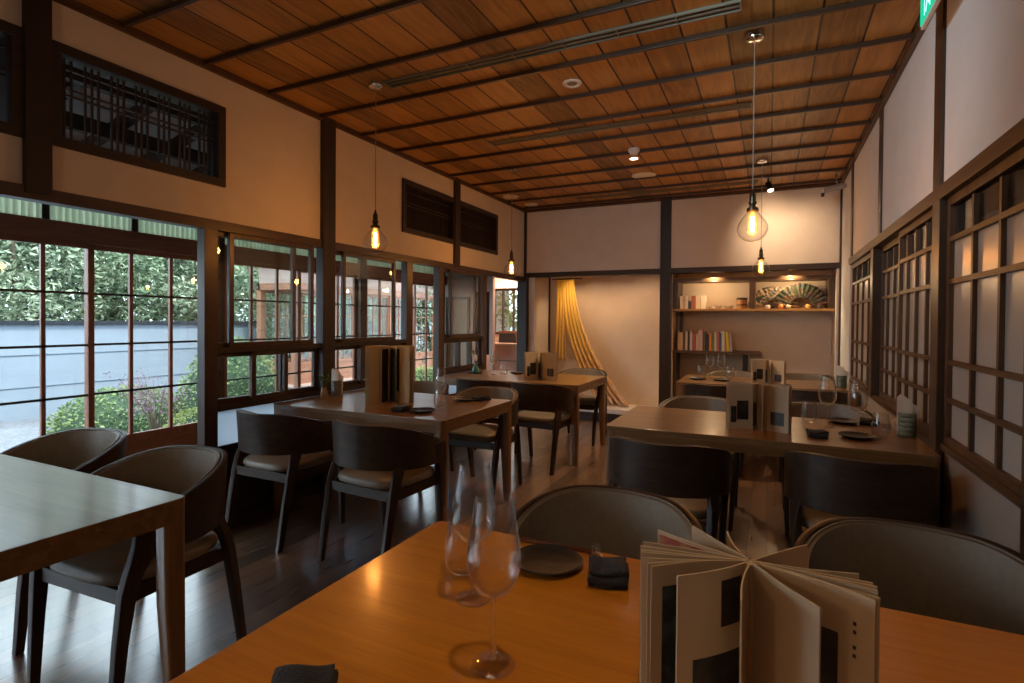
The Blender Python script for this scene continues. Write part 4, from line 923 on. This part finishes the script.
# ------------------------------------------------------------------ hanging cloth in the left alcove
def clothmat():
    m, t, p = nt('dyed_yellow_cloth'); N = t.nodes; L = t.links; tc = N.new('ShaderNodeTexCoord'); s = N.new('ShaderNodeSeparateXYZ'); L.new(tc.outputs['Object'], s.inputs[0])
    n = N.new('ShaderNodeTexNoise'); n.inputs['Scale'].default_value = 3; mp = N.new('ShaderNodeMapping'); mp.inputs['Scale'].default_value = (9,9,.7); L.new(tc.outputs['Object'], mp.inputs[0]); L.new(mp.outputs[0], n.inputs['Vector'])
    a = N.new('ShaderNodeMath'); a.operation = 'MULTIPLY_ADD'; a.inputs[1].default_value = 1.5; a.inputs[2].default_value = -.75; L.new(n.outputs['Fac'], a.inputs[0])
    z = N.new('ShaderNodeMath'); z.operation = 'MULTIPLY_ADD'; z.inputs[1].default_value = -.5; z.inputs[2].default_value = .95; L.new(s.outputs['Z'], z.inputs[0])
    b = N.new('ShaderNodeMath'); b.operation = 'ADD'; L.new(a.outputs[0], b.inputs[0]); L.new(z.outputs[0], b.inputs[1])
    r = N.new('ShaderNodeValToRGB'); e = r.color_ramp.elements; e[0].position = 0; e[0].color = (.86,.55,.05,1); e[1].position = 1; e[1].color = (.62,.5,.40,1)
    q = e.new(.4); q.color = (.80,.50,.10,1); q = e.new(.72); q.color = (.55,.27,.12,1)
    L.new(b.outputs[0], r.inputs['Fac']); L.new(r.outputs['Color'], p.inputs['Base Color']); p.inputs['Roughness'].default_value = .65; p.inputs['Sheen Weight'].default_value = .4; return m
M['cloth'] = clothmat()
t = thing('hanging_cloth','golden yellow dyed cloth hanging from alcove lintel and sweeping to the floor','cloth',(0,0,0))
def drape(xa, xb, wa, wb, z1, z0, folds, sweep=0, y=7.33):
    def fn(u, v):
        z = z1+(z0-z1)*v; s = v**1.0
        xc = xa+(xb-xa)*(v**(1.0+1.1*sweep)); w = wa+(wb-wa)*v
        amp = .018+.018*v
        return (xc+w*(u-.5), y-.02*v+amp*math.sin(u*folds*2*PI+.8*v)-(.10*v*v if sweep else 0), z)
    return MB().grid(fn, 70, 30)
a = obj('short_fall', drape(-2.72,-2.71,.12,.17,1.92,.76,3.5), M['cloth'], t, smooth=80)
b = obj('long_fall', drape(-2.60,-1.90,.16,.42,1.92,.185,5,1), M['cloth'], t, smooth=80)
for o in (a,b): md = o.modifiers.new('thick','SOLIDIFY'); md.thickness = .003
obj('rod', MB().tube([(-2.85,7.33,1.93),(-2.4,7.33,1.93)],.008), M['darkX'], t)
# ------------------------------------------------------------------ garden
GZ = -.35
def gravel():
    m, t, p = nt('grey_gravel'); N = t.nodes; L = t.links; tc = N.new('ShaderNodeTexCoord')
    v = N.new('ShaderNodeTexVoronoi'); v.inputs['Scale'].default_value = 28; L.new(tc.outputs['Object'], v.inputs['Vector'])
    n = N.new('ShaderNodeTexNoise'); n.inputs['Scale'].default_value = 1.2; L.new(tc.outputs['Object'], n.inputs['Vector'])
    s = N.new('ShaderNodeSeparateColor'); L.new(v.outputs['Color'], s.inputs[0])
    a = N.new('ShaderNodeMath'); a.operation = 'MULTIPLY_ADD'; a.inputs[1].default_value = .35; L.new(s.outputs[0], a.inputs[0]); L.new(n.outputs['Fac'], a.inputs[2])
    r = N.new('ShaderNodeValToRGB'); r.color_ramp.elements[0].position = .3; r.color_ramp.elements[1].position = .95
    r.color_ramp.elements[0].color = (.07,.075,.085,1); r.color_ramp.elements[1].color = (.16,.175,.20,1)
    L.new(a.outputs[0], r.inputs['Fac']); L.new(r.outputs['Color'], p.inputs['Base Color']); p.inputs['Roughness'].default_value = .95
    b = N.new('ShaderNodeBump'); b.inputs['Strength'].default_value = .5; b.inputs['Distance'].default_value = .02; L.new(v.outputs['Distance'], b.inputs['Height']); L.new(b.outputs[0], p.inputs['Normal']); return m
struct('ground', MB().box(-22,-4.98,-14,26,GZ-.1,GZ), gravel(), label='pale grey gravel garden ground', cat='ground')
struct('path_garden', MB().box(-6.1,-4.98,-4,9,GZ,GZ+.05), mat('stone_kerb',(.33,.33,.34),.9,noise=.2,nscale=8), label='stone drip edge along the veranda', cat='ground')
struct('wall_garden', MB().box(-11.3,-11,-12,26,GZ,1.21), mat('pale_blue_plaster',(.19,.235,.285),.9,noise=.05,nscale=2), label='long pale blue garden wall', cat='garden wall')
cap = struct('trim_70', MB().hexa([(-11.38,-12,1.21),(-10.94,-12,1.21),(-10.94,26,1.21),(-11.38,26,1.21)],[(-11.3,-12,1.265),(-11.0,-12,1.265),(-11.0,26,1.265),(-11.3,26,1.265)]), mat('dark_tile',(.012,.014,.018),.9,spec=.05), label='dark tile cap along top of the garden wall', cat='wall cap')
for z, nme in ((.70,'upper'),(.17,'lower')):
    struct('trim_%d' % (71 if z > .5 else 72), MB().box(-11.0,-10.985,-12,26,z,z+.014), mat('wall_line_'+nme,(.17,.22,.27),.8), label='thin dark %s line along the garden wall' % nme, cat='wall line')
def leaves(n, cen, rad, size, seed, asp=.35, clumps=0, flat=False):
    r = random.Random(seed); m = MB(); cl = []
    for k in range(clumps):
        a = r.uniform(0,6.28); z = r.uniform(-1,1); q = math.sqrt(1-z*z); f = r.uniform(.35,.95)
        cl.append((Vector((q*math.cos(a)*rad[0]*f, q*math.sin(a)*rad[1]*f, z*rad[2]*f)), r.uniform(.22,.42)))
    for k in range(n):
        a = r.uniform(0,6.28); z = r.uniform(-1,1); q = math.sqrt(1-z*z); d = Vector((q*math.cos(a),q*math.sin(a),z))
        if cl: c, f = cl[k % len(cl)]; p = c + Vector((d.x*rad[0]*f, d.y*rad[1]*f, d.z*rad[2]*f*.7))*r.uniform(.5,1)
        else: p = Vector((d.x*rad[0], d.y*rad[1], d.z*rad[2]))*r.uniform(.88,1.03)
        if not cl and z < -.15 and flat: continue
        t = Vector((r.gauss(0,1),r.gauss(0,1),r.gauss(-.3,.6))).normalized(); s = t.cross(Vector((r.gauss(0,1),r.gauss(0,1),r.gauss(0,1)))).normalized()
        L_ = size*r.uniform(.6,1.3); w = L_*asp; p = p+Vector(cen)
        m.add([p-t*L_*.5, p+s*w*.5, p+t*L_*.5, p-s*w*.5],[(0,1,2,3)])
    return m
LM = [leafmat('bamboo_leaf',(.07,.115,.065),(.48,.57,.40)), leafmat('evergreen_leaf',(.055,.10,.055),(.34,.43,.27)), leafmat('azalea_leaf',(.05,.09,.033),(.26,.34,.14)), leafmat('lime_leaf',(.16,.21,.05),(.42,.46,.16)), leafmat('plum_leaf',(.12,.06,.10),(.34,.24,.30))]
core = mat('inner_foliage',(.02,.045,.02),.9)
bark = mat('bark',(.10,.075,.05),.9,noise=.3,nscale=20)
def tree(label, x, y, h, rad, seed, lm, n=15000, size=.135):
    t = thing('garden_tree', label, 'tree', (x,y,GZ), 0, 'trees beyond the garden wall')
    r = random.Random(seed)
    tr = MB()
    for k in range(4):
        a = r.uniform(0,6.28); tr.tube([(.12*math.cos(a),.12*math.sin(a),0),(.25*math.cos(a),.25*math.sin(a),h*.4),(.7*math.cos(a),.7*math.sin(a),h*.85)],[.06,.045,.02],7)
    obj('trunk', tr, bark, t, smooth=50)
    obj('crown', leaves(n, (0,0,h*.52), (rad,rad*1.1,h*.50), size, seed, .32, 46), lm, t)
    return t
TL = [('feathery bamboo clump beyond the garden wall at left edge of view',3.4,4.6,0),('grey green bamboo clump beyond wall, seen through the first wide pane',5.2,5.0,0),('dense evergreen beyond wall, left of the thick door stile',7.0,4.8,1),('pale bamboo clump beyond wall, right of the thick door stile',8.9,5.2,0),('bright yellowish bamboo clump beyond wall above the round shrub',10.9,4.6,0),
      ('dark evergreen beyond wall seen through the first sash window',13.0,5.0,1),('bamboo clump beyond wall seen past the red garden wing',15.4,5.0,0),('evergreen far beyond wall near the second sash window',18.0,5.2,1),('pale bamboo clump far beyond wall, seen through the open passage',21.0,5.4,0)]
for i,(lb,y,h,k) in enumerate(TL): tree(lb, -13.1+.4*math.sin(i*2.3), y, h, 1.5, 40+i, LM[k])
for i in range(7): tree(['tall pale tree in second row beyond wall, behind the first wide pane','tall dark tree in second row beyond wall, behind thick door stile','tall pale tree in second row beyond wall, above the sparse shrub','tall dark tree in second row beyond wall, above the round shrub','tall pale tree in second row beyond wall, behind the first sash window','tall dark tree in second row beyond wall, behind the second sash window','tall pale tree farthest away in second row beyond wall'][i], -16.2, 4.6+i*3.3, 6.2, 2.1, 90+i, LM[i%2], 8000, .25)
tree('leafy green tree in the garden behind the open passage', -8.3, 12.6, 3.6, 1.3, 71, LM[1], 4200, .17)
for i,(yy,lb) in enumerate(((8.9,'slim green tree between garden wing and wall, behind second sash window'),(10.9,'slim green tree between garden wing and wall, middle one'),(12.9,'slim green tree between garden wing and wall, farthest one'))): tree(lb, -10.1, yy, 3.4, .66, 120+i, LM[3 if i == 1 else 0], 5000, .12)
tree('light green tree outside the small far window', -4.2, 10.9, 3.6, 1.5, 72, LM[3], 9000, .13)
def shrub(label, x, y, rx, ry, rz, seed, lm, n, size, name='round_shrub'):
    t = thing(name, label, 'shrub', (x,y,GZ))
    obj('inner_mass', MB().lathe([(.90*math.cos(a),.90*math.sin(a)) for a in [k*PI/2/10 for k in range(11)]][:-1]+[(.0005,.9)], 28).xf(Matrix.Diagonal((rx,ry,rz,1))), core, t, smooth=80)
    obj('foliage', leaves(n, (0,0,0), (rx,ry,rz), size, seed, .5, 0, True), lm, t)
    return t
shrub('large clipped round green shrub against the garden wall, right of the doors', -7.7, 5.85, .80, .84, 1.36, 81, LM[2], 9000, .055)
shrub('spreading green azalea shrub behind the red panelled door', -8.6, 4.75, .85, .95, .66, 82, LM[2], 8000, .055)
shrub('low lime green ground shrub just outside the red panelled door', -6.75, 4.62, .45, .50, .50, 83, LM[3], 5000, .045)
shrub('low lime green shrub in front of the large round shrub', -6.55, 5.62, .42, .48, .48, 84, LM[3], 6000, .045)
shrub('mid green shrub outside the first sash window', -6.5, 6.75, .5, .55, .6, 85, LM[2], 5000, .05)
shrub('yellow green shrub at foot of the open passage doors', -6.6, 9.6, .6, .9, .7, 86, LM[3], 5000, .06)
t = thing('sparse_shrub','thin branched shrub with sparse mauve leaves before the pale wall','shrub',(-7.35,4.45,GZ))
r = random.Random(5); st = MB(); lv = MB()
for k in range(16):
    a = r.uniform(0,6.28); h = r.uniform(.55,1.0); s = r.uniform(.15,.5)
    tip = Vector((s*math.cos(a), s*math.sin(a), h)); st.tube([(0,0,0),(tip.x*.3,tip.y*.3,h*.5),tip],[.010,.007,.003],5)
    for j in range(34):
        p = tip*r.uniform(.62,1.05)+Vector((r.gauss(0,.07),r.gauss(0,.07),r.gauss(0,.05))); d = Vector((r.gauss(0,1),r.gauss(0,1),r.gauss(0,1))).normalized(); q = d.orthogonal().normalized()
        lv.add([p-d*.02,p+q*.009,p+d*.02,p-q*.009],[(0,1,2,3)])
obj('branches', st, bark, t); obj('leaves', lv, LM[4], t)
t = tag(obj('garden_rock', MB().grid(lambda u,v: ((.34*(1+.2*math.sin(u*19)))*math.cos(u*2*PI)*math.sin(v*PI*.5+.02),(.42*(1+.15*math.cos(u*13)))*math.sin(u*2*PI)*math.sin(v*PI*.5+.02),.5*math.cos(v*PI*.5)*(1+.12*math.sin(u*25))),26,10,True), mat('dark_rock',(.10,.10,.11),.9,noise=.4,nscale=9,bump=.6), smooth=60, loc=(-9.4,6.95,GZ)), 'dark garden rock beside the large clipped round shrub','rock')
# glazed garden wing
t = thing('garden_wing','glazed red brown wooden wing of the house across the garden','building',(0,0,0))
WX, WA, WB = -8.3, 7.65, 13.5
pk = mat('pink_plaster',(.45,.31,.27),.9); tl = mat('roof_tile',(.13,.13,.14),.7)
obj('wall', MB().box(WX-.95,WX,WA-.05,WB,2.03,2.55).box(WX-.955,WX+.05,WA-.1,WB,-.0,.05), pk, t)
obj('roof', MB().hexa([(WX-1.5,WA-.5,2.50),(WX+.6,WA-.5,2.50),(WX+.6,WB,2.50),(WX-1.5,WB,2.50)],[(WX-1.0,WA-.3,3.1),(WX-.7,WA-.3,3.1),(WX-.7,WB,3.1),(WX-1.0,WB,3.1)]), tl, t)
obj('beam', MB().box(WX-.06,WX+.09,WA-.08,WB,1.90,2.03).box(WX-.956,WX-.89,WA-.08,WB,1.90,2.03).box(WX-.95,WX,WA-.08,WA+.04,1.90,2.03), M['redY'], t, bevel=.004)
yy = WA; k = 0
while yy < WB:
    for xx in (WX, WX-.95):
        obj('post', MB().box(xx-.055,xx+.055,yy-.055,yy+.055,GZ,1.9), M['redZ'], t)
        p = obj('sash', MB().box(xx-.02,xx+.02,yy+.055,yy+.10,.05,1.9).box(xx-.02,xx+.02,yy+.86,yy+.905,.05,1.9).box(xx-.02,xx+.02,yy+.1,yy+.86,.42,.48).box(xx-.02,xx+.02,yy+.1,yy+.86,1.85,1.9), M['redZ'], t)
        obj('wood_panel', MB().box(xx-.008,xx+.008,yy+.1,yy+.86,.05,.42), M['redY'], p)
        obj('glazing_bar', MB().box(xx-.012,xx+.012,yy+.34,yy+.36,.48,1.85).box(xx-.012,xx+.012,yy+.6,yy+.62,.48,1.85).box(xx-.012,xx+.012,yy+.1,yy+.86,.90,.92).box(xx-.012,xx+.012,yy+.1,yy+.86,1.38,1.40), M['redZ'], p)
        obj('pane', MB().box(xx-.002,xx+.002,yy+.1,yy+.86,.48,1.85), M['pane'], p)
    yy += .96
obj('sash', MB().box(WX-.85,WX-.06,WA-.02,WA+.02,.05,.12).box(WX-.85,WX-.06,WA-.02,WA+.02,.42,.48).box(WX-.5,WX-.44,WA-.02,WA+.02,.05,1.9), M['redX'], t)
obj('wood_panel', MB().box(WX-.85,WX-.06,WA-.008,WA+.008,.12,.42), M['redX'], t)
obj('foundation', MB().box(WX-.95,WX,WA,WB,GZ,.0), mat('foundation_stone',(.3,.3,.3),.9), t)

# ------------------------------------------------------------------ light
def lamp(kind, name, loc, energy, c, parent=None, **k):
    l = bpy.data.lights.new(name, kind); l.energy = energy; l.color = c
    for a, v in k.items(): setattr(l, a, v)
    o = bpy.data.objects.new(name, l); C.objects.link(o); o.location = loc
    if parent: o.parent = parent
    return o
def aim(o, tgt):
    o.rotation_euler = (Vector(tgt)-o.location).to_track_quat('-Z','Y').to_euler(); return o
WARM = (1,.43,.13); SOFT = (1,.68,.40)
for x, y, lb in PEND: lamp('POINT','pendant_glow',(x,y,1.862),PW,WARM, shadow_soft_size=.03)
for x, y, e, sz in DOWN: aim(lamp('SPOT','downlight_beam',(x,y,HZ-.02),e,SOFT, spot_size=math.radians(sz), spot_blend=.8, shadow_soft_size=.03),(x,y,0))
aim(lamp('SPOT','track_beam',(-.03,6.30,2.72),TRK,SOFT, spot_size=math.radians(95), spot_blend=1, shadow_soft_size=.03),(.12,6.94,2.35))
for x in (-.62,.22):
    aim(lamp('SPOT','alcove_beam',(x,6.99,1.925),ALC,(1,.72,.40), spot_size=math.radians(140), spot_blend=.6, shadow_soft_size=.015),(x,7.12,1.4))
    lamp('POINT','shelf_led',(x,7.07,1.80),LED,(1,.70,.38), shadow_soft_size=.02)
aim(lamp('SPOT','cloth_beam',(-2.45,7.02,2.03),CLO,(1,.64,.34), spot_size=math.radians(120), spot_blend=.8, shadow_soft_size=.03),(-2.4,7.4,.9))
aim(lamp('SPOT','cloth_beam',(-1.75,7.02,2.03),CLO*.8,(1,.62,.33), spot_size=math.radians(130), spot_blend=.8, shadow_soft_size=.03),(-1.6,7.45,.8))
lamp('POINT','reception_lamp',(-3.9,8.15,2.35),REC,(1,.74,.52), shadow_soft_size=.08)
lamp('POINT','added_rear_fill',(-1.4,-1.8,2.1),REAR_FILL,SOFT, shadow_soft_size=.15)  # added warm fill behind the camera, lifts surfaces facing it
s = lamp('SUN','sun',(0,0,10),SUN,(1,.95,.86), angle=math.radians(8)); s.rotation_euler = Vector((-.5,.12,-.85)).to_track_quat('-Z','Y').to_euler()
wd = bpy.data.worlds.new('World'); bpy.context.scene.world = wd; wd.use_nodes = True
bg = wd.node_tree.nodes['Background']; bg.inputs[0].default_value = (.72,.86,1.0,1); bg.inputs[1].default_value = SKY

for loc, tgt, en, sz in WASH_FILL: aim(lamp('SPOT','added_wall_fill',loc,en,(.68,.88,1), spot_size=math.radians(sz), spot_blend=1, shadow_soft_size=.06),tgt)  # added spots without fixtures, brightening the right and back walls
# ------------------------------------------------------------------ camera
F,YAW,PIT,ROLL,HC,CY = 540.0,25.478,.73,.434,1.327,327.5
a,b,r = map(math.radians,(YAW,PIT,ROLL))
rt = Vector((math.cos(a),math.sin(a),0)); f0 = Vector((-math.sin(a),math.cos(a),0)); u0 = Vector((0,0,1))
fw = f0*math.cos(b)-u0*math.sin(b); up = u0*math.cos(b)+f0*math.sin(b)
cr = rt*math.cos(r)+up*math.sin(r); cu = up*math.cos(r)-rt*math.sin(r)
cam = bpy.data.cameras.new('camera'); co = bpy.data.objects.new('camera', cam); C.objects.link(co)
mw = Matrix((cr,cu,-fw)).transposed().to_4x4(); mw.translation = (0,0,HC); co.matrix_world = mw
cam.sensor_width = 36; cam.lens = F/1024*36; cam.shift_y = (CY-341.5)/1024; cam.clip_start = .02; cam.clip_end = 200
cam.dof.use_dof = True; cam.dof.focus_distance = 4.0; cam.dof.aperture_fstop = 14
sc = bpy.context.scene; sc.camera = co
sc.view_settings.view_transform = 'Standard'; sc.view_settings.look = 'None'; sc.view_settings.exposure = EXPO; sc.view_settings.gamma = 1; sc.view_settings.use_curve_mapping = False
sc.cycles.max_bounces = 10; sc.cycles.diffuse_bounces = 5; sc.cycles.glossy_bounces = 4; sc.cycles.transparent_max_bounces = 24; sc.cycles.transmission_bounces = 6
sc.cycles.caustics_reflective = False; sc.cycles.caustics_refractive = False; sc.cycles.sample_clamp_indirect = 6
sc.cycles.use_denoising = True
